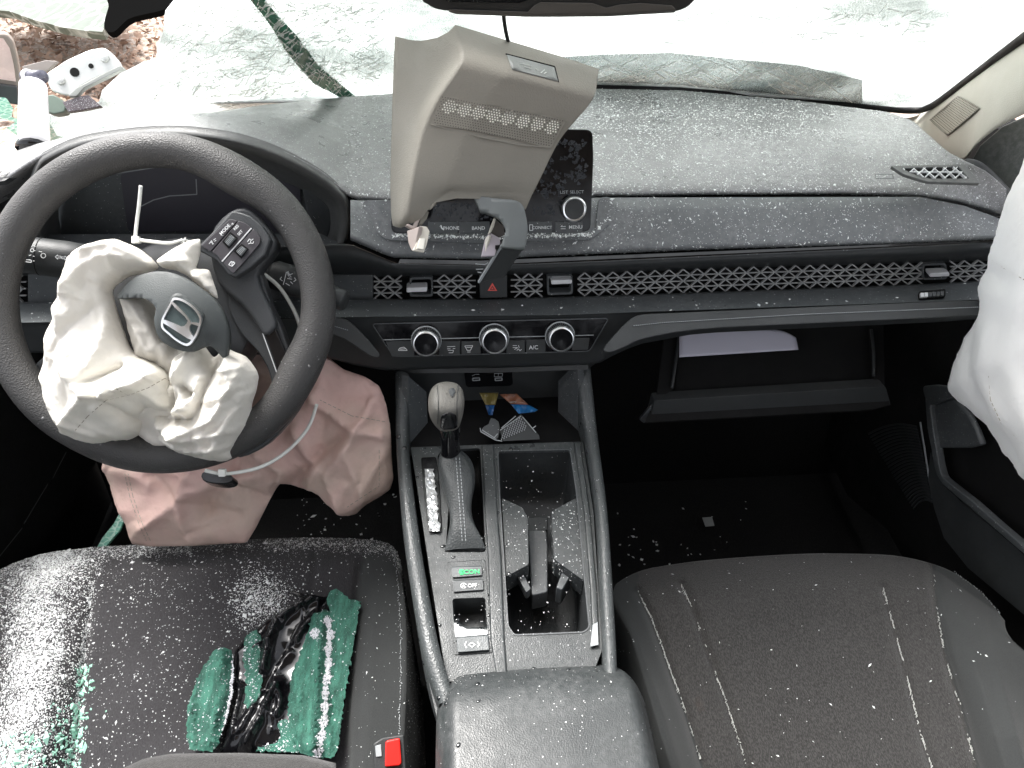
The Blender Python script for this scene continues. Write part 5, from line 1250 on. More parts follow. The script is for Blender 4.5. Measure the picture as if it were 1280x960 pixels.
    # sewn seams as fine thread
    if seams:
        from mathutils.bvhtree import BVHTree
        tr = BVHTree.FromPolygons([Vector(v) for v in W], [tuple(int(i) for i in f) for f in F]); B = Bag()
        for pl in seams:
            prev = None
            for a, b in zip(pl, pl[1:]):
                n = max(1, int(math.hypot(b[0]-a[0], b[1]-a[1])/2.2))
                for k in range(n):
                    t = k/n; d = ray(a[0]+(b[0]-a[0])*t, a[1]+(b[1]-a[1])*t); h = tr.ray_cast(CAM, d)
                    if h[0] is None: prev = None; continue
                    p = h[0]-d*.0012
                    if prev is not None and (p-prev).length < .012 and k % 3 != 2: B.bar(prev, p, .0007, .0005, -d)
                    prev = p
        if B.V: B.obj('sewn_seam', M['seamth'], ob)['kind'] = 'stuff'
    return ob
M['seamth'] = simple('seam_thread', (.36, .32, .26), .8)
CPl = Plane(WP(190, 440, .0), wn)
def hA(x, y, d): return .022+.055*(1-np.exp(-d/.030))
bag = thing('driver_airbag', 'deflated white driver airbag crumpled over the steering wheel hub', 'airbag', WP(190, 440, .02))
outA = smooth_poly([(148, 301), (163, 306), (178, 312), (192, 322), (204, 336), (190, 343), (172, 346), (158, 354), (148, 364), (152, 385), (160, 410), (168, 432), (176, 442), (196, 450), (212, 458), (222, 470), (226, 486), (232, 500), (234, 512), (222, 520), (206, 516), (196, 512), (190, 525), (182, 540), (168, 548), (150, 549), (128, 553), (104, 548), (84, 532), (72, 510), (66, 485), (66, 460), (72, 428), (77, 402), (80, 385), (90, 372), (93, 350), (100, 332), (112, 318), (130, 306)], 2)
A_ = cloth('airbag_cloth', outA, CPl, hA, 1.03, .0033, 45, M['airbag'], bag, seed=2, noise_amp=.006, nfreq=11, bend=.05, zmin=.0, auto=((14, (70, 160), .009, .006, 72, 22), (12, (25, 60), .004, .003, 30, 60)),
      creases=[([(98, 335), (130, 318), (165, 312), (200, 332)], 0.0180, 0.0060), ([(150, 366), (172, 436), (200, 452), (224, 480)], 0.0210, 0.0053), ([(135, 480), (160, 494), (195, 480), (212, 468)], 0.0210, 0.0045), ([(135, 478), (172, 458)], -0.0180, 0.0045), ([(92, 545), (118, 515), (150, 490)], 0.0150, 0.0053), ([(76, 470), (100, 520), (140, 540)], 0.0120, 0.0060), ([(160, 494), (180, 520), (232, 508)], -0.0180, 0.0053), ([(110, 360), (105, 420), (120, 470)], 0.0180, 0.0120)],
      seams=[[(134, 480), (160, 494), (185, 485), (206, 473), (222, 482)], [(94, 538), (110, 520), (133, 500), (160, 494)]], thick=.001)
outB = smooth_poly([(222, 448), (236, 438), (248, 432), (256, 431), (264, 440), (270, 447), (277, 440), (281, 433), (296, 440), (310, 446), (320, 458), (325, 470), (322, 490), (317, 505), (316, 522), (308, 540), (300, 553), (294, 562), (292, 572), (278, 576), (258, 573), (236, 568), (216, 560), (204, 549), (206, 536), (199, 524), (202, 512), (226, 512), (222, 490), (214, 470)], 2)
def hB(x, y, d): return .016+.052*(1-np.exp(-d/.024))
cloth('airbag_cloth', outB, CPl, hB, 1.03, .0030, 45, M['airbag'], bag, seed=5, noise_amp=.006, nfreq=16, bend=.05, zmin=.0, auto=((16, (50, 120), .010, .004, 65, 20), (12, (20, 60), .006, .0025, 5, 20)),
      creases=[([(252, 436), (240, 470), (246, 500), (256, 508)], 0.0180, 0.0045), ([(268, 470), (258, 506), (228, 514)], 0.0210, 0.0045), ([(283, 438), (268, 500), (256, 520), (220, 522)], -0.0180, 0.0045), ([(292, 444), (306, 480), (286, 520), (240, 540)], 0.0180, 0.0060), ([(208, 528), (250, 545), (300, 535)], 0.0150, 0.0037), ([(212, 545), (250, 560), (294, 555)], 0.0120, 0.0030), ([(240, 478), (258, 492)], -0.0210, 0.0045)], thick=.001)
outC = [(195, 327), (206, 318), (222, 308), (236, 301), (250, 298), (252, 310), (249, 326), (245, 336), (256, 336), (262, 337), (267, 352), (272, 366), (273, 374), (262, 368), (250, 358), (236, 346), (220, 338), (205, 336)]
cloth('airbag_flap', outC, Plane(WP(230, 335, .018), wn), lambda x, y, d: .01+.012*(1-np.exp(-d/.02)), 1.05, .004, 40, M['airbag'], bag, seed=9, noise_amp=.014, nfreq=20, creases=[([(200, 330), (240, 330), (250, 330)], .012, .003), ([(240, 338), (270, 372)], .01, .004)], zmin=-.01, thick=.001)
outD = [(146, 364), (160, 366), (180, 372), (192, 380), (200, 400), (206, 420), (222, 436), (240, 440), (232, 462), (214, 474), (190, 456), (166, 446), (156, 410)]
cloth('airbag_inner', outD, Plane(WP(190, 415, .022), wn), lambda x, y, d: .002+.008*(1-np.exp(-d/.02)), 1.10, .0045, 50, M['bagshade'], bag, seed=12, noise_amp=.012, nfreq=26, zmin=-.01, creases=[([(150, 370), (190, 440)], .008, .004), ([(165, 372), (200, 430)], .008, .004), ([(180, 376), (210, 440)], .008, .005)], thick=.001)
cloth('airbag_inner', [(160, 470), (240, 462), (262, 520), (240, 562), (190, 560), (165, 540)], Plane(WP(200, 520, .012), wn), lambda x, y, d: .004+.008*(1-np.exp(-d/.02)), 1.02, .0045, 30, M['airbag'], bag, seed=14, noise_amp=.01, nfreq=26, zmin=-.01, auto=((10, (20, 60), .008, .005, 60, 40),), thick=.001)
# knee airbag
KB = plane3(Yp(160, 678, .60), Yp(480, 600, .62), Yp(300, 440, .735))
outK = [(133, 560), (134, 585), (139, 600), (144, 618), (150, 638), (158, 654), (161, 668), (165, 680), (188, 683), (246, 682), (309, 678), (320, 660), (327, 646), (338, 624), (346, 610), (352, 603), (364, 606), (376, 610), (391, 614), (400, 620), (408, 630), (418, 636), (428, 645), (445, 643), (452, 636), (459, 630), (475, 621), (488, 612), (492, 598), (490, 575), (489, 540), (483, 505), (474, 482), (455, 470), (430, 462), (415, 450), (400, 440), (360, 436), (320, 436), (280, 440), (230, 480), (190, 520), (160, 545)]
ka = thing('knee_airbag', 'deflated pink knee airbag hanging below the steering wheel down to the driver seat', 'airbag', KB(300, 600))
cloth('airbag_cloth', outK, KB, lambda x, y, d: .004+.02*(1-np.exp(-d/.03)), 1.03, .0052, 50, M['pink'], ka, seed=21, noise_amp=.016, nfreq=8, bend=.1, zmin=-.03, under=.004, auto=((16, (50, 130), .010, .010, 60, 30), (24, (20, 70), .005, .004, 40, 50)),
      creases=[([(352, 605), (362, 585), (330, 560)], .022, .010), ([(190, 655), (250, 610), (330, 590)], .016, .014), ([(370, 600), (410, 560), (440, 540)], -.016, .010), ([(391, 612), (400, 580), (380, 540)], .018, .008), ([(430, 640), (415, 590), (450, 540)], .016, .012), ([(400, 500), (440, 530), (485, 545)], .014, .006), ([(200, 590), (230, 620), (300, 640)], -.012, .012), ([(338, 622), (300, 600)], -.012, .008), ([(470, 500), (440, 560), (460, 620)], .014, .010)],
      seams=[[(160, 592), (166, 620), (178, 655), (190, 680)], [(156, 592), (162, 620), (174, 656), (185, 680)], [(434, 634), (476, 606)], [(474, 606), (474, 560)], [(400, 500), (440, 520), (486, 528)]], thick=.0012)
# curtain airbag
CU = Plane(Xp(1250, 400, .61), (-1, -.12, .12))
outQ = [(1330, 130), (1300, 170), (1284, 215), (1270, 242), (1258, 275), (1249, 305), (1240, 330), (1228, 362), (1227, 378), (1216, 410), (1204, 440), (1196, 468), (1190, 490), (1202, 502), (1218, 516), (1240, 534), (1252, 552), (1264, 574), (1290, 606), (1340, 640), (1420, 640), (1440, 400), (1430, 130)]
cu_ = thing('curtain_airbag', 'inflated white curtain airbag hanging down along the passenger side window', 'airbag', CU(1290, 450))
cloth('airbag_cloth', outQ, CU, lambda x, y, d: .01+.05*(1-np.exp(-d/.05)), 1.03, .010, 50, M['curtain'], cu_, seed=31, noise_amp=.009, nfreq=6, bend=.4, zmin=-.01, under=.02, creases=[([(1236, 380), (1240, 440), (1262, 520), (1290, 560)], -.012, .012), ([(1234, 330), (1290, 350)], -.008, .008), ([(1280, 420), (1275, 480), (1290, 520)], .008, .014)],
      seams=[[(1240, 325), (1262, 340), (1285, 352)], [(1236, 470), (1238, 500), (1252, 530), (1285, 560)]], thick=.002)

# ================================================================== HANGING OVERHEAD TRIM
oh = thing('overhead_console_trim', 'beige overhead console trim torn loose and hanging in front of the touchscreen', 'trim panel', Dp(620, 150, .68))
def rowseg(pts, n):
    P = [Dp(*p) for p in pts]; L_ = [0]
    for a, b in zip(P, P[1:]): L_.append(L_[-1]+(b-a).length)
    out = []
    for i in range(n):
        s = L_[-1]*i/(n-1); k = 0
        while k < len(L_)-2 and s > L_[k+1]: k += 1
        t = (s-L_[k])/max(1e-9, L_[k+1]-L_[k]); out.append(P[k].lerp(P[k+1], t))
    return out
LK = [  # left face rows: from the far left edge to the ridge
 [(494, 45, .735), (512, 50, .728), (527, 51, .722), (547, 47, .712), (562, 39, .70), (569, 31, .695)],
 [(493, 60, .733), (520, 62, .722), (548, 60, .705), (564, 52, .690), (574, 50, .682)],
 [(492, 84, .733), (520, 84, .718), (548, 82, .698), (566, 78, .682), (578, 74, .672)],
 [(491, 110, .735), (515, 110, .718), (538, 106, .700), (556, 100, .682), (566, 96, .674)],
 [(490, 140, .738), (508, 140, .722), (524, 138, .706), (536, 132, .690), (545, 128, .683)],
 [(489, 176, .742), (500, 176, .728), (512, 175, .712), (520, 172, .702), (528, 168, .694)],
 [(488, 230, .750), (494, 231, .738), (502, 231, .724), (508, 230, .715), (515, 228, .708)],
 [(489, 268, .757), (493, 272, .745), (499, 273, .732), (505, 270, .724), (511, 266, .720)],
 [(491, 282, .762), (495, 284, .752), (501, 285, .742), (507, 283, .736), (512, 279, .732)]]
KR = [
 [(569, 31, .695), (640, 52, .705), (700, 70, .715), (749, 86, .725)],
 [(574, 50, .682), (640, 64, .692), (700, 80, .704), (747, 96, .716)],
 [(578, 74, .672), (640, 90, .678), (700, 105, .690), (744, 117, .703)],
 [(566, 96, .674), (620, 108, .678), (690, 122, .691), (734, 134, .704)],
 [(545, 128, .683), (600, 138, .685), (670, 146, .696), (720, 150, .708)],
 [(528, 168, .694), (580, 172, .694), (640, 176, .702), (698, 178, .716)],
 [(515, 228, .708), (560, 226, .708), (620, 224, .714), (674, 226, .726)],
 [(511, 266, .720), (532, 258, .720), (560, 240, .716), (610, 242, .722), (664, 246, .732)],
 [(512, 281, .732), (528, 272, .726), (541, 254, .719), (571, 248, .720), (610, 249, .725), (657, 262, .736)]]
NL, NR = 16, 60
ctrl = [rowseg(a, NL)+rowseg(b, NR)[1:] for a, b in zip(LK, KR)]
nv = 72; rows = []
for j in range(nv):
    rows.append([catmull([c[i] for c in ctrl], j/(nv-1)) for i in range(NL+NR-1)])
grp = [(553, 120), (706, 150), (689, 183), (541, 154)]
# surface of the trim for laying details on
from mathutils.bvhtree import BVHTree
_V = [v for r in rows for v in r]; nn = NL+NR-1; _F = [(j*nn+i, (j+1)*nn+i, (j+1)*nn+i+1, j*nn+i+1) for j in range(nv-1) for i in range(nn-1)]
_tr = BVHTree.FromPolygons(_V, _F)
def OT(x, y, h=0):
    d = ray(x, y); h_ = _tr.ray_cast(CAM, d)
    return (h_[0] if h_[0] is not None else Dp(x, y, .70))-d*h
gin = [(553, 123), (704, 152.5), (688, 181), (543, 152.5)]
Fk = []
for f in _F:
    c = sum((_V[i] for i in f), Vector())/4; q = topx(c)
    if not ptin(q, gin): Fk.append(f)
shell = link('trim_shell', _V, Fk, M['beige'], oh, True); solid(shell, .0025, -1)
recalc(shell)
# make sure the thickness goes away from the viewer
cav = sum((shell.data.polygons[i].normal.dot(-Fw) for i in range(0, len(shell.data.polygons), 50)))
shell.modifiers['solid'].offset = -1 if cav > 0 else 1
# perforated grille: pale translucent dots standing in for backlit holes, dark blind holes between
def grid_on(u, v): # u,v in 0..1 over the grille quad
    a, b, c, d = gq; x = (a[0]*(1-u)+b[0]*u)*(1-v)+(d[0]*(1-u)+c[0]*u)*v; y = (a[1]*(1-u)+b[1]*u)*(1-v)+(d[1]*(1-u)+c[1]*u)*v; return x, y
gq = [(551, 118.5), (708, 149.5), (690, 185.5), (538.5, 155)]
gpoly = round_poly(gq, 3)
pts = [Vector(p) for p in gpoly]; edges = [(i, (i+1) % len(pts)) for i in range(len(pts))]; holes = []
sx_, sy_ = 3.3, 2.86; W_, H_ = 155.0, 36.0
for r in range(14):
    for c in range(52):
        uu = (c+.5*(r % 2))*sx_+3; v2 = r*sy_*.99+2.2
        if uu > W_-3 or v2 > H_-1.5: continue
        u, v = uu/W_, v2/H_; x, y = grid_on(u, v)
        k = (uu-6)/18.3; kc_ = (math.floor(k)+.5)*18.3+6; dx = abs(uu-kc_); dyy = abs(v2-(11.5))
        lit = max(dx/7.9, (dx*.5+dyy*.87)/8.4) < 1 and 0 <= k < 8
        if not lit and (r+c) % 1: continue
        holes.append((x, y, 1.05 if lit else .80, lit))
hp_ = []
for x, y, r, l in holes:
    P = [(x+r*math.cos(a+.3), y+r*math.sin(a+.3)) for a in np.linspace(0, 2*math.pi, 7)[:-1]]
    b = len(pts); pts += [Vector(p) for p in P]; edges += [(b+i, b+(i+1) % 6) for i in range(6)]; hp_.append((x, y, r, l))
vo, eo, fo, *_ = delaunay_2d_cdt(pts, edges, [], 0, 1e-5)
HX = np.array([(h[0], h[1], h[2]*.93) for h in hp_]); V = [OT(v.x, v.y, .0012) for v in vo]; F = []; MI = []
for f in fo:
    c = np.array([sum(vo[i].x for i in f)/len(f), sum(vo[i].y for i in f)/len(f)])
    if not ptin(c, gpoly): continue
    d = np.hypot(HX[:, 0]-c[0], HX[:, 1]-c[1]); k = int(np.argmin(d-HX[:, 2]))
    MI.append(0 if d[k] > HX[k, 2] else (1 if hp_[k][3] else 2)); F.append(tuple(f))
dotm, N, L = newmat('perforation_light'); b_ = N["Principled BSDF"]; b_.inputs['Base Color'].default_value = (.9, .88, .8, 1)
tl = N.new("ShaderNodeBsdfTranslucent"); tl.inputs[0].default_value = (.97, .95, .9, 1); mx = N.new("ShaderNodeMixShader"); mx.inputs[0].default_value = .8
L.new(b_.outputs[0], mx.inputs[1]); L.new(tl.outputs[0], mx.inputs[2]); L.new(mx.outputs[0], N["Material Output"].inputs[0])
link('perforated_grille', V, F, None, oh, False, mats=[M['beige'], dotm, plastic('blind_hole', (.07, .066, .055), .8)], midx=MI)
B = Bag(); 
for a, b in zip([(538.5, 155), (600, 171), (650, 181), (688, 184)], [(600, 171), (650, 181), (688, 184), (706, 152)]): B.bar(OT(*a, .0014), OT(*b, .0014), .0012, .0008, -Fw)
B.obj('grille_rim', M['beige'], oh)
lp = plate('indicator_plate', round_poly([(633, 68), (693, 84), (697.5, 101.5), (640, 86.5)], 2), lambda x, y, h=0: OT(x, y, .0010), .002, plastic('plate_grey', (.20, .215, .205), .4), oh, mid=6, smooth=True)
lq = [(632, 67.2), (693.5, 83.2), (698.3, 102.5), (639, 87.2)]
B = Bag()
for i, (a, b) in enumerate(zip(lq, lq[1:]+lq[:1])):
    if i < 2: B.bar(OT(*a, .0012), OT(*b, .0012), .0011 if i == 0 else .0009, .0006, -Fw)
B.obj('plate_gap', M['deep'], lp)
strokes('plate_symbol', [[(650, 79), (657, 80.7)], [(655, 83), (664, 85.5)], [(658, 80.5), (664, 82)], [(669, 85), (673, 88)], [(676, 91), (681, 87)], [(680, 92), (683, 90)]], .0008, lambda x, y: OT(x, y, .0022), plastic('faint', (.5, .53, .5), .5), lp, -Fw)
# clips
cm = plastic('clear_clip', (.62, .59, .52), .3, 900, .0, var=.1); cmd = plastic('clip_pink', (.42, .36, .33), .5)
z6 = lambda pts: [(490+x/6, 240+y/6) for x, y in pts]
c1 = plate('clip', z6([(150, 100), (225, 150), (212, 200), (180, 280), (150, 275), (105, 250), (120, 235), (160, 255), (190, 170), (150, 125)]), Plane(Dp(515, 270, .728), (.2, -.6, .5)), .008, cmd, oh, bev=.001)
plate('clip_body', z6([(225, 138), (280, 145), (262, 200), (230, 240), (205, 245), (210, 200)]), Plane(Dp(515, 270, .729), (.2, -.6, .5)), .006, M['beige'], oh, bev=.001)
plate('clip_body', z6([(110, 290), (150, 280), (195, 260), (205, 255), (170, 430), (145, 440), (120, 380)]), Plane(Dp(515, 295, .726), (-.6, -.6, .4)), .006, cmd, oh, bev=.001)
plate('clip_foot', z6([(210, 252), (262, 258), (285, 295), (265, 385), (240, 455), (152, 440), (175, 400)]), Plane(Dp(520, 300, .724), (.2, -.6, .5)), .004, cm, oh, bev=.0012)
plate('clip_foot', z6([(205, 345), (250, 348), (238, 430), (185, 425)]), Plane(Dp(520, 300, .722), (.2, -.6, .5)), .002, simple('clip_clear', (.8, .78, .7), .2), oh, bev=.0006)
# grey sensor cover arm
arm_ = thing('sensor_cover', 'curved grey plastic cover hanging from the beige trim down over the hazard button', 'cover', Dp(640, 280, .735))
a1 = smooth_poly(z6([(612, 28), (700, 38), (800, 50), (900, 58), (958, 78), (985, 110), (998, 150), (1014, 230), (1018, 290), (1010, 350), (1003, 385), (985, 425), (900, 420), (820, 410), (826, 380), (838, 340), (850, 310), (850, 270), (836, 240), (812, 205), (780, 180), (735, 160), (690, 145), (660, 140), (640, 90)]), 2)
def A1s(P):  # gently barrelled face
    v = P-Dp(635, 280, .728); a = v.dot(Rt); b = v.dot(Up); h = v.dot(-Fw)
    return h+6*(a-.004)**2+3.5*(b-.004)**2-.006+b*-.25
plate('cover_face', a1, surf(A1s), .012, M['greyarm'], arm_, mid=6, back=Fw, smooth=True)
a2p = plane3(Dp(630, 308, .748), Dp(656, 308, .750), Dp(617, 365, .80))
plate('cover_neck', z6([(822, 405), (1000, 400), (988, 430), (862, 618), (858, 640), (740, 665), (655, 690), (700, 620)]), a2p, .012, M['dark'], arm_, bev=.002)
B = Bag(); B.bar(a2p(627, 308, .001), a2p(598.5, 354, .001), .0022, .003, a2p.n); B.obj('neck_edge', M['dim'], arm_)
plate('cover_inside', z6([(770, 195), (838, 260), (846, 320), (800, 345), (745, 330), (750, 250)]), Plane(Dp(625, 280, .752), (0, -.7, .5)), .004, plastic('inside_brown', (.09, .08, .075), .5), arm_)
pkc = plastic('clip_lilac', (.42, .38, .42), .35)
plate('clip', z6([(765, 195), (780, 200), (765, 260), (745, 300), (720, 320), (736, 270)]), Plane(Dp(617, 285, .746), (.1, -.6, .5)), .004, cm, arm_, bev=.0008)
plate('clip', z6([(720, 320), (740, 305), (810, 345), (815, 385), (780, 440), (770, 478), (670, 485), (685, 420), (700, 350)]), Plane(Dp(615, 305, .748), (.1, -.6, .5)), .006, pkc, arm_, bev=.001)
plate('clip', z6([(700, 345), (725, 320), (735, 330), (712, 400), (695, 480), (672, 485), (682, 420)]), Plane(Dp(612, 305, .744), (-.5, -.6, .5)), .003, cm, arm_, bev=.0006)
plate('clip_slot', z6([(775, 400), (812, 395), (808, 410), (790, 440), (775, 425)]), Plane(Dp(615, 305, .746), (.1, -.6, .5)), .001, M['deep'], arm_)
strokes('clip_prong', [z6([(625, 540), (700, 545), (720, 530)]), z6([(630, 580), (685, 578)]), z6([(640, 600), (700, 610)])], .0012, lambda x, y: Dp(x, y, .79), M['dim'], arm_, -Fw)

# ================================================================== MIRROR, PILLAR, DOORS
mr = thing('rearview_mirror', 'black rear view mirror cropped at the top of the picture', 'mirror', Dp(700, -20, .63))
MPp = Plane(Dp(700, 0, .625), (0, -.85, -.15))
plate('mirror_housing', smooth_poly([(526, -80), (526, -6), (534, 6), (548, 13), (575, 15.5), (620, 17), (660, 18.5), (700, 20), (760, 20), (820, 18.5), (850, 14), (866, 4), (872, -12), (874, -80)], 3), MPp, .03, plastic('mirror_black', (.03, .031, .03), .4, 900, .1), mr, bev=.008, seg=4)
plate('mirror_lip', [(560, 11), (660, 14), (668, 6), (676, 2), (740, 3), (758, 9), (775, 5), (800, 3), (840, 6), (846, 12), (760, 17), (660, 17.5), (570, 14)], lambda x, y, h=0: MPp(x, y, .003), .006, plastic('mirror_grey', (.075, .072, .066), .45), mr, bev=.0015)
plate('mirror_glass', [(545, -78), (545, -10), (560, 1), (650, 2), (664, -3), (755, -2), (845, -4), (858, -14), (860, -78)], lambda x, y, h=0: MPp(x, y, .002), .002, M['gloss'], mr)
wire = tube('mirror_cable', curve3([Dp(629, 10, .66), Dp(630, 24, .67), Dp(632, 38, .685), Dp(636, 56, .71), Dp(640, 80, .74)]), .0019, M['rubber'])
tag(wire, 'black cable running from behind the mirror down to the hanging beige trim', 'cable')
# right A pillar
ap = thing('pillar_trim', 'cream windshield pillar trim with a perforated speaker grille, upper right', 'pillar trim', WS(1180, 170))
ui = smooth_poly([(1118, 144), (1134, 147), (1152, 142), (1172, 130), (1210, 101), (1250, 72), (1285, 48), (1330, 16), (1400, -30)], 4, False)
li = smooth_poly([(1128, 160), (1144, 178), (1160, 192), (1178, 200), (1204, 202), (1222, 180), (1252, 157), (1310, 128), (1400, 80)], 4, False)
rows = []
for (xa, ya), (xb, yb) in zip(ui, li):
    a = WS(xa, ya, .012); bb_ = CAM+ray(xb, yb)*((WS(xb, yb)-CAM).length*.93 if False else (a-CAM).length*.97)
    nrm = (CAM-a).normalized(); r = []
    for k in range(15):
        t = k/14; r.append(a.lerp(bb_, t)+nrm*.022*math.sin(math.pi*t)**.7)
    r = [a-nrm*.03]+r+[bb_-nrm*.04]
    rows.append(r)
pil = loft('pillar_cover', rows, M['pillar'], ap); 
PT = on_mesh(pil)
sg = [(1200, 120), (1227, 135), (1186, 169), (1164, 150)]
gm = plate('speaker_grille', round_poly(sg, 2), lambda x, y, h=0: PT(x, y, .0012), .0015, plastic('grille_cream', (.42, .40, .34), .6), ap, mid=4, smooth=True)
B = Bag()
for i in range(15):
    for j in range(17):
        u, v = (i+.5+.5*(j % 2)*0)/15, (j+.5)/17; a, b, c, d = sg
        x = (a[0]*(1-u)+b[0]*u)*(1-v)+(d[0]*(1-u)+c[0]*u)*v; y = (a[1]*(1-u)+b[1]*u)*(1-v)+(d[1]*(1-u)+c[1]*u)*v
        B.prism([PT(x+.62*math.cos(q), y+.62*math.sin(q), .0020) for q in (0, 1.05, 2.1, 3.14, 4.2, 5.2)], Fw*.0004)
B.obj('grille_hole', plastic('hole_shade', (.10, .095, .08), .8), gm)['kind'] = 'stuff'
strokes('grille_border', [[sg[0], sg[1], sg[2], sg[3], sg[0]]], .0010, lambda x, y: PT(x, y, .0024), plastic('grille_edge', (.25, .24, .21), .6), gm, -Fw)
# passenger door
dr = thing('passenger_door', 'black inner panel of the passenger door, right of the seat, with pocket and ribbed lower panel', 'car door', (.72, .6, .3), 'front doors')
def XPl(x, k=.0): return Plane((x, .5, .4), (-1, k, 0))
DPn = XPl(.70)
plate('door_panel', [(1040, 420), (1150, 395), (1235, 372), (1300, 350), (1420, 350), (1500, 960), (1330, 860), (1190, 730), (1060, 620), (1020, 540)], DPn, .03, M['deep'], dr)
plate('door_top', [(1212, 204), (1224, 182), (1252, 158), (1300, 136), (1360, 250), (1300, 300), (1262, 300), (1266, 262), (1258, 240), (1232, 212)], Plane(Dp(1245, 220, .98), (-.8, -.5, .3)), .03, plastic('door_top_p', (.04, .046, .042), .5, dust=.1), dr, bev=.003)
tube('door_seal', curve3([Dp(1207, 204, .985), Dp(1224, 209, .97), Dp(1248, 231, .95), Dp(1262, 250, .935), Dp(1266, 280, .92)]), .0065, M['dark'], dr, 12)
# pocket in the door with its raised edge
DQ = XPl(.665)
zd = lambda pts: [(1060+x/4, 460+y/4) for x, y in pts]
plate('door_pocket', zd([(412, 190), (520, 150), (600, 230), (640, 310), (668, 385), (600, 400), (450, 400), (430, 330), (418, 250)]), XPl(.672), .01, M['mid'], dr, bev=.004)
o = plate('pocket_edge', smooth_poly(zd([(376, 90), (384, 150), (395, 300), (415, 400), (430, 490), (470, 580), (600, 690), (750, 820), (890, 940), (890, 905), (760, 790), (620, 665), (500, 570), (465, 530), (448, 450), (436, 380), (422, 290), (412, 190), (430, 180), (530, 146), (545, 120), (480, 90)]), 2), DQ, .012, M['mid'], dr, bev=.003)
plate('pocket_face', zd([(412, 420), (440, 510), (480, 590), (600, 700), (760, 830), (900, 950), (900, 1250), (600, 1000), (480, 850), (430, 700), (400, 560)]), XPl(.675), .01, M['dark'], dr)
B = Bag()
for k in range(26):
    y0 = 300+k*15; xl, xr = 100+k*9, 340+k*3.2
    P = [(xl+(xr-xl)*t, y0+30-60*t+22*math.sin(math.pi*t)*-1+25*t*t) for t in np.linspace(0, 1, 8)]
    for a, b in zip(zd(P), zd(P[1:])): B.bar(XPl(.697)(*a), XPl(.697)(*b), .0035, .002, Vector((-1, 0, 0)))
B.obj('speaker_rib', M['dark'], dr)['kind'] = 'stuff'
B = Bag()
for a, b in zip(zd([(358, 270), (385, 440)]), zd([(385, 440), (410, 600)])): B.bar(XPl(.690)(*a), XPl(.690)(*b), .0016, .002, Vector((-1, 0, 0)))
B.obj('edge_line', M['dim'], dr)
tube('sill_line', curve3([Zp(1100, 582, .12), Zp(1140, 640, .12), Zp(1190, 710, .12), Zp(1215, 745, .12)]), .004, M['mid'], dr)
0 and plate('sill_panel', [(1040, 560), (1100, 584), (1216, 748), (1150, 720), (960, 600)], Plane((0, 0, .10), (-.3, 0, 1)), .02, M['deep'], dr)
# driver door
dl = thing('driver_door', 'black driver door panel in deep shade at the far left', 'car door', (-.75, .4, .3), 'front doors')
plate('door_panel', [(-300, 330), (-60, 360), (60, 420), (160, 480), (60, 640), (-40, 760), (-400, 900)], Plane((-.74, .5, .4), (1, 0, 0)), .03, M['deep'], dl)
strokes('edge_scuff', [[(83, 565), (66, 598)], [(60, 605), (30, 655)], [(28, 660), (-4, 700)]], .0012, lambda x, y: Plane((-.70, .5, .4), (1, 0, 0))(x, y), plastic('scuff', (.05, .055, .055), .7), dl, Vector((1, 0, 0)))
gs = plate('glass_strip', [(150, 640), (156, 648), (150, 662), (128, 688), (118, 690), (128, 672), (142, 655)], Zp and (lambda x, y, h=0: Zp(x, y, .22)), .004, tealg, None, back=(0, 0, -1))
tag(gs, 'dim green strip of broken glass on the floor beside the pink airbag', 'broken glass')
lb = plate('white_label', [(878, 647), (890, 646), (893, 657), (882, 658)], lambda x, y, h=0: Zp(x, y, .02), .001, plastic('label_grey', (.42, .44, .44), .6), None, back=(0, 0, -1))
tag(lb, 'small pale paper tag on the dark passenger floor', 'paper tag')

# ================================================================== GREEN GLASS AND FILM ON THE DRIVER SEAT
zf_ = lambda pts: [(240+x/4.174, 730+y/4.174) for x, y in pts]
SPn = plane3(DS(260, 850), DS(420, 850), DS(340, 760))
def h_(a): return lambda x, y, d: .006+a*(1-np.exp(-d/.01))
gt = thing('broken_side_glass', 'sheet of broken green glass stuck to crumpled black film on the driver seat', 'broken glass', SPn(340, 850))
filmm = simple('black_film', (.005, .005, .006), .13)
cloth('black_film', zf_([(480, 30), (560, 50), (690, 75), (760, 60), (800, 130), (860, 260), (800, 640), (760, 900), (380, 905), (150, 890), (190, 740), (235, 600), (225, 480), (225, 360), (300, 270), (400, 190), (540, 110), (600, 90), (540, 60)]), SPn, h_(.006), 1.04, .0036, 40, filmm, gt, seed=41, noise_amp=.004, nfreq=14, bend=.05, auto=((26, (15, 60), .008, .003, 62, 18),), zmin=.004, under=.003,
      creases=[([*zf_([(640, 100), (460, 210), (420, 330), (390, 470)])], .016, .005), (zf_([(460, 550), (380, 720), (290, 880)]), .018, .004), (zf_([(260, 570), (230, 800)]), .012, .004), (zf_([(470, 550), (480, 640), (460, 700)]), .012, .003), (zf_([(340, 660), (270, 780)]), .01, .003), (zf_([(480, 35), (690, 80)]), .012, .003)], thick=.0006)
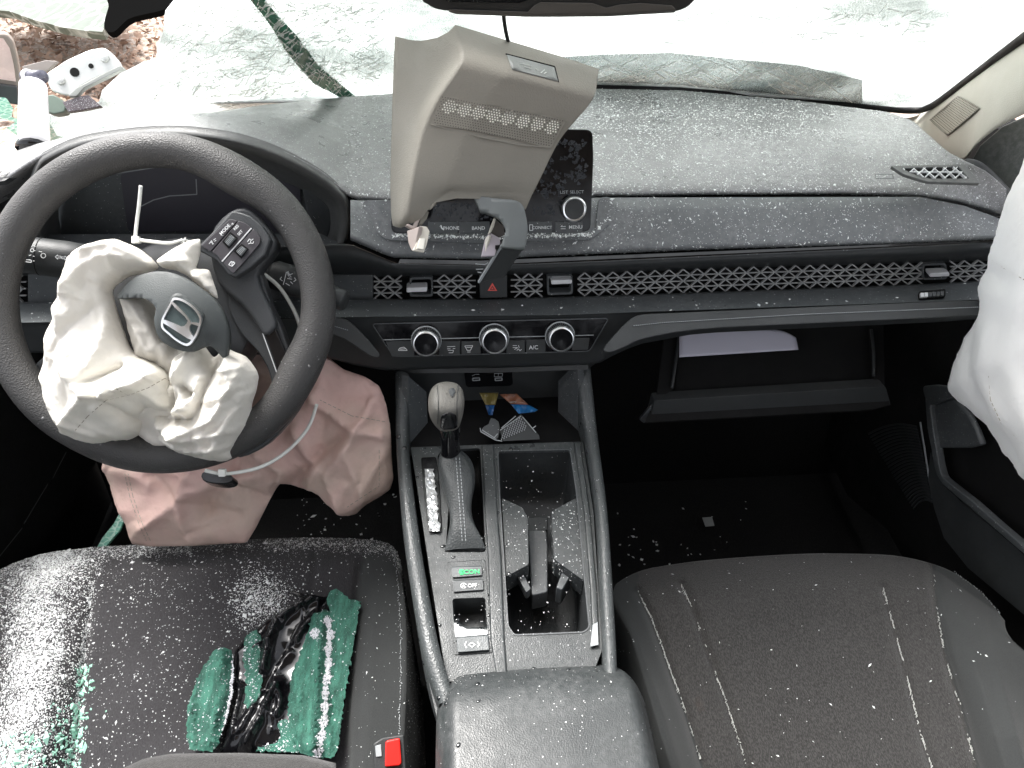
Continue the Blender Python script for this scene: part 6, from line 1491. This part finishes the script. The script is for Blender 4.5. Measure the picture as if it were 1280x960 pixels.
def glassmat():
    m, N, L = newmat('green_side_glass'); b = N["Principled BSDF"]; tc = N.new("ShaderNodeTexCoord").outputs['Object']
    mp = N.new("ShaderNodeMapping"); L.new(tc, mp.inputs[0]); mp.inputs['Scale'].default_value = (1, .22, 1)
    n1 = noise_n(N, L, mp.outputs[0], 90, 4, .7); n2 = noise_n(N, L, tc, 700, 3, .8); n3 = noise_n(N, L, mp.outputs[0], 500, 2, .7)
    c = mixc(N, L, ramp(N, L, n1, .38, .62), (.008, .062, .043), (.045, .19, .135)); c = mixc(N, L, ramp(N, L, n2, .56, .72), c, (.12, .30, .23)); c = mixc(N, L, ramp(N, L, n3, .60, .75), c, (.004, .03, .02))
    L.new(c, b.inputs['Base Color']); b.inputs['Roughness'].default_value = .35
    bp = N.new("ShaderNodeBump"); bp.inputs['Strength'].default_value = 1; bp.inputs['Distance'].default_value = .0015; L.new(n2, bp.inputs['Height']); L.new(bp.outputs[0], b.inputs['Normal'])
    return m
gcl = glassmat()
gparts = [
 ([(130, 378), (180, 362), (225, 372), (232, 480), (228, 600), (205, 690), (185, 760), (150, 850), (130, 892), (30, 890), (8, 860), (2, 800), (12, 650), (60, 500), (110, 420)], .022, [([(190, 400), (140, 880)], .010, .010)]),
 ([(292, 300), (345, 262), (388, 330), (384, 480), (378, 560), (350, 650), (312, 690), (290, 640), (300, 540), (285, 420)], .018, []),
 ([(640, 195), (700, 165), (735, 175), (720, 110), (735, 62), (770, 60), (820, 100), (885, 118), (872, 200), (862, 280), (835, 440), (815, 560), (800, 650), (790, 760), (770, 880), (740, 930), (620, 912), (570, 890), (530, 800), (520, 680), (530, 560), (560, 450), (600, 340), (625, 260)], .022, [([(700, 200), (670, 890)], .012, .006), ([(590, 500), (600, 850)], .006, .010)]),
 ([(350, 885), (370, 820), (430, 740), (480, 705), (520, 740), (545, 820), (580, 895)], .014, [])]
for i, (pl, hh, cr) in enumerate(gparts):
    go_ = cloth('green_glass', zf_(pl), SPn, (lambda hh: lambda x, y, d: hh*.5+.004+.06*(x-x.mean())*(1 if hh < .02 else -1)+0*d)(hh), 1.02, .0036, 12, gcl, gt, seed=50+i, noise_amp=.003, nfreq=40, zmin=.007, under=.0, jag=.9, auto=((5, (20, 60), .004, .003, 80, 10),), creases=[(zf_(a), b, c) for a, b, c in cr], thick=.003, sub=0); go_.data.polygons.foreach_set('use_smooth', [False]*len(go_.data.polygons))
whm = plastic('powdered_glass', (.62, .62, .66), .6, 60, .8, var=.15)
_unused = [(672, 205), (705, 182), (758, 200), (755, 250), (735, 300), (728, 400), (722, 500), (712, 600), (700, 700), (690, 800), (668, 880), (650, 912), (640, 890), (652, 800), (662, 700), (672, 560), (676, 430), (680, 320), (662, 260)]

# ================================================================== CRUMBS AND DROPS
def tris(o):
    off = np.array(wloc(o)); me = o.data; V = np.array([v.co for v in me.vertices])+off; T = []
    for p in me.polygons:
        v = list(p.vertices)
        for k in range(1, len(v)-1): T.append((v[0], v[k], v[k+1]))
    return V, np.array(T)
PROJ = np.array([list(Rt), list(Up), list(Fw)])
def scatter(name, objs, n, dens, size, mat, label, cat='glass crumbs', seed=0, flat=.6, lift=.3, drop=False, elong=1.0, up=0.0):
    """n small chips over finished surfaces; dens(px, py) thins them out"""
    rg = np.random.default_rng(seed); Vs = []; Fs = []; base = 0; PP = []; NN = []
    for o in objs:
        V, T = tris(o); a, b, c = V[T[:, 0]], V[T[:, 1]], V[T[:, 2]]; cr = np.cross(b-a, c-a); ar = np.linalg.norm(cr, axis=1)/2
        # keep only faces towards the viewer and in frame
        ctr = (a+b+c)/3; nn = cr/(2*ar[:, None]+1e-12); vw = np.array(CAM)-ctr; s = np.sign((nn*vw).sum(1)); nn = nn*s[:, None]
        q = (ctr-np.array(CAM))@PROJ.T; px = 640+FPX*q[:, 0]/q[:, 2]; py = 480-FPX*q[:, 1]/q[:, 2]
        w_ = ar*((px > -40) & (px < 1320) & (py > -40) & (py < 1000))
        if w_.sum() <= 0: continue
        m = int(n*12/len(objs)); idx = rg.choice(len(T), m, p=w_/w_.sum()); r1 = np.sqrt(rg.random(m)); r2 = rg.random(m)
        P = a[idx]*(1-r1)[:, None]+b[idx]*(r1*(1-r2))[:, None]+c[idx]*(r1*r2)[:, None]; PP.append(P); NN.append(nn[idx])
    P = np.vstack(PP); Nn = np.vstack(NN); q = (P-np.array(CAM))@PROJ.T; px = 640+FPX*q[:, 0]/q[:, 2]; py = 480-FPX*q[:, 1]/q[:, 2]
    dn = np.array([dens(x, y) for x, y in zip(px, py)]); keep = rg.random(len(P)) < dn; P, Nn = P[keep], Nn[keep]
    sel = rg.permutation(len(P))[:n]; P, Nn = P[sel], Nn[sel]; m = len(P); P = P+Nn*up
    s = size[0]+(size[1]-size[0])*rg.random(m)**3.2
    t = np.cross(Nn, rg.normal(size=(m, 3))); t /= np.linalg.norm(t, axis=1)[:, None]; bt = np.cross(Nn, t)
    el = 1+rg.random(m)*elong
    if drop:
        K = 8; V = []; ang = np.linspace(0, 2*math.pi, K, endpoint=False)
        rings = [(1, 0), (.85, .28), (.45, .45)]
        for rr, hh in rings:
            for k in range(K):
                V.append(P+t*(s*rr*math.cos(ang[k])*el)[:, None]+bt*(s*rr*math.sin(ang[k]))[:, None]+Nn*(s*hh)[:, None])
        V.append(P+Nn*(s*.5)[:, None]); V = np.stack(V, 1); nvv = V.shape[1]; F0 = []
        for r in range(2):
            for k in range(K): F0.append((r*K+k, r*K+(k+1) % K, (r+1)*K+(k+1) % K, (r+1)*K+k))
        F = [tuple(i+j*nvv for i in f) for j in range(m) for f in F0]+[tuple(i+j*nvv for i in (2*K+k, 2*K+(k+1) % K, 3*K)) for j in range(m) for k in range(K)]
    else:
        j_ = lambda: (1+.5*rg.normal(size=m)*.5)
        V = np.stack([P+t*(s*el*j_())[:, None], P+bt*(s*j_())[:, None], P-t*(s*el*j_())[:, None], P-bt*(s*j_())[:, None], P+Nn*(s*flat*j_())[:, None]+t*(s*.3*rg.normal(size=m))[:, None], P-Nn*(s*lift)[:, None]], 1); nvv = 6
        F0 = [(0, 1, 4), (1, 2, 4), (2, 3, 4), (3, 0, 4)]
        V = V[:, :5]+Nn[:, None, :]*(s*.15)[:, None, None]; nvv = 5
        F = (np.array(F0)[None]+np.arange(m)[:, None, None]*nvv).reshape(-1, 3).tolist()
    o = link(name, V.reshape(-1, 3), F, mat, None, drop)
    tag(o, label, cat, kind='stuff'); return o
def nz(x, y, s, k=0): return .5+.5*noise.noise(Vector((x*s, y*s, k)))
def soft_(x, y, poly, f=1): return 1.0 if ptin((x, y), poly) else 0.0
def d_dash(x, y):
    if x < 430: return .0 if x < 330 else .05*max(0, (x-330)/100)*(y > 120)
    b = .35+.9*max(0, nz(x, y, .03)-.35)+(.9*math.exp(-((y-158-.03*(x-750))/4.5)**2) if x > 740 else 0)+(.5 if y < 150 and x > 700 else 0)
    return min(1, b*(1.0 if x > 700 else .55)*(1 if x < 1150 else .5))
scatter('glass_dust', [dtop], 30000, d_dash, (.00022, .0010), M['crumb'], 'fine white glass crumbs scattered over the top of the dashboard', seed=1, elong=1.6)
scatter('glass_dust', [soft], 2600, lambda x, y: (.25+.7*max(0, nz(x, y, .04, 2)-.4))*(1 if x > 740 else .35), (.0002, .0008), M['crumb'], 'white glass crumbs on the soft panel below the dashboard top', seed=2, elong=2.5)
edge1 = [(530, 292), (740, 292)]
def nearl(x, y, pl, w): return math.exp(-(segd((x, y), pl)/w)**2)
scatter('glass_dust', [soft, surr, bpy.data.objects['vent_lower_lip']], 900, lambda x, y: .9*nearl(x, y, [(492, 295), (600, 297), (738, 294), (762, 272), (764, 250)], 2.2)+.9*nearl(x, y, [(453, 250), (458, 276), (482, 296)], 1.6)+.02+.05*(y > 370), (.0005, .0018), M['crumb'], 'line of white glass crumbs along the lower edge of the touchscreen surround', seed=3)
scatter('glass_dust', [bpy.data.objects['deck'], bpy.data.objects['holder_arm'], bpy.data.objects['holder_arm.001'], bpy.data.objects['cup_holder']], 900, lambda x, y: .12+.8*(690 < x < 730 and 620 < y < 720)*.6+.9*(645 < x < 720 and 775 < y < 792)+.9*(655 < x < 690 and 640 < y < 665)+.2*(x > 610), (.0003, .0009), M['crumb'], 'white glass specks on the console and around the cup holder', seed=4)
scatter('glass_dust', [ARL], 150, lambda x, y: .7*max(0, nz(x, y, .02, 5)-.3)*(y > 850), (.0003, .0012), M['crumb'], 'pale specks on the armrest lid', seed=5, flat=.2)
scatter('glass_dust', [pseat], 520, lambda x, y: .25+.5*max(0, nz(x, y, .015, 7)-.45)+.1*(x > 940 and y > 760), (.0003, .0010), M['crumb'], 'white specks on the passenger seat cushion', seed=6, elong=2)
def d_ds(x, y):
    c1 = lerp_poly([(690, 92), (712, 62), (760, 46), (820, 50), (900, 34), (960, 20)][0:0] or [(690, 70), (760, 45), (830, 44), (900, 30), (960, 15)], y)[0]
    w1 = 46-(y-700)*.03
    a = math.exp(-(abs(x-c1)/w1)**2.2)*(.35+1.1*nz(x, y, .05, 1))
    a = max(a, 1.3*math.exp(-((x-c1-4)/17)**2)*(y < 900))
    a = max(a, .9*math.exp(-((x-lx(dA, y)+2)/4.5)**2)*(y > 725)*(.3+nz(x, y, .09)))
    a = max(a, .75*math.exp(-((x-326)/32)**2-((y-752)/30)**2)*(1 if x < 380 else .2))
    a = max(a, .35*math.exp(-((y-lerp_poly(dfr, x)[0]-6)/9)**2)*(1 if (x < 240 or x > 330) else .3))
    a = max(a, .45*math.exp(-((x-88)/14)**2)*(y > 720)*nz(x, y, .08, 4))
    a = max(a, .030 if x < 400 else .006)
    return min(1, a)
scatter('glass_crumbs', [dseat], 90000, d_ds, (.00025, .0009), M['crumb'], 'thick drift of white glass crumbs over the left side of the driver seat', seed=7, flat=.9)
scatter('glass_crumbs', [dseat], 700, lambda x, y: min(1, d_ds(x, y)*.5+.02)*(x < 420), (.0012, .0026), M['crumb'], 'larger clear glass cubes among the crumbs on the driver seat', seed=8, flat=.9)
scatter('green_glass_crumbs', [dseat], 3200, lambda x, y: min(1, (1.2*math.exp(-((x-lx(dA, y)-2)/9)**2)*(y > 830)+1.0*math.exp(-((x-25)/32)**2)*(y > 915)+.8*math.exp(-((x-80)/20)**2)*(y > 880))*nz(x, y, .06, 3)*1.3), (.001, .0035), M['crumb2'], 'green broken glass fragments along the seat seam at the lower left corner', seed=9, flat=.8)
scatter('glass_dust', [FLOOR], 330, lambda x, y: (770 < x < 1100)*(.5*math.exp(-((y-690)/28)**2)+.02)+.5*(340 < x < 500 and 605 < y < 680), (.0012, .0035), M['crumb'], 'scattered white glass specks on the dark carpet in front of the seats', seed=10)
GG = [o for o in bpy.data.objects if o.name.startswith('green_glass') and o.parent]
wsl = zf_([(700, 185), (722, 260), (706, 330), (708, 430), (692, 560), (686, 700), (672, 800), (655, 905)])
scatter('powdered_glass', GG, 9500, lambda x, y: min(1, 1.0*math.exp(-(segd((x, y), wsl)/(3.6+1.3*math.sin(y*.35)+.8*math.sin(y*.9)))**4)+.7*math.exp(-(math.hypot(x-395, y-792)/6)**4)+.006+.5*math.exp(-(segd((x, y), zf_([(215, 380), (205, 560), (140, 880)]))/1.6)**2)), (.0003, .0010), plastic('powder_white', (.75, .75, .79), .7, 60, 0, var=.1), 'white powdered glass ridge along the green broken glass on the driver seat', seed=11, flat=.8, up=.0019)
scatter('glass_dust', [surr], 1500, lambda x, y: nearl(x, y, [(492, 295), (600, 297), (738, 294)], 1.7), (.0004, .0013), M['crumb'], 'thick white line of glass crumbs directly under the touchscreen', seed=12, up=.0008)
# water drops
scatter('water_drops', [bpy.data.objects['deck'], bpy.data.objects['console_rail'], bpy.data.objects['console_rail.001'], bpy.data.objects['switch_block']], 260, lambda x, y: .25+.6*(600 < x < 640 or 520 < x < 560), (.0008, .0034), M['drop'], 'dark water drops beaded on the centre console', 'water drops', 20, drop=True, elong=.6)
scatter('water_drops', [ARL], 110, lambda x, y: .8*(y < 880)*(x < 600)+.35*(y < 850)+.02, (.0008, .0026), M['drop'], 'dark water drops on the front edge of the armrest', 'water drops', 21, drop=True, elong=.6)
scatter('water_drops', [rim], 130, lambda x, y: .8*(330 < x < 420 and 380 < y < 520)+.7*(40 < x < 110 and 480 < y < 560)+.1, (.0005, .0016), simple('clear_drop', (.2, .2, .2), .03), 'tiny water drops on the leather steering wheel rim', 'water drops', 22, drop=True, elong=.3)
scatter('water_drops', [bpy.data.objects['vent_lower_lip'], bpy.data.objects['lower_fascia']], 60, lambda x, y: .6*(480 < x < 1000), (.0005, .0015), M['drop'], 'small water drops on the ledge under the air vents', 'water drops', 23, drop=True, elong=.4)
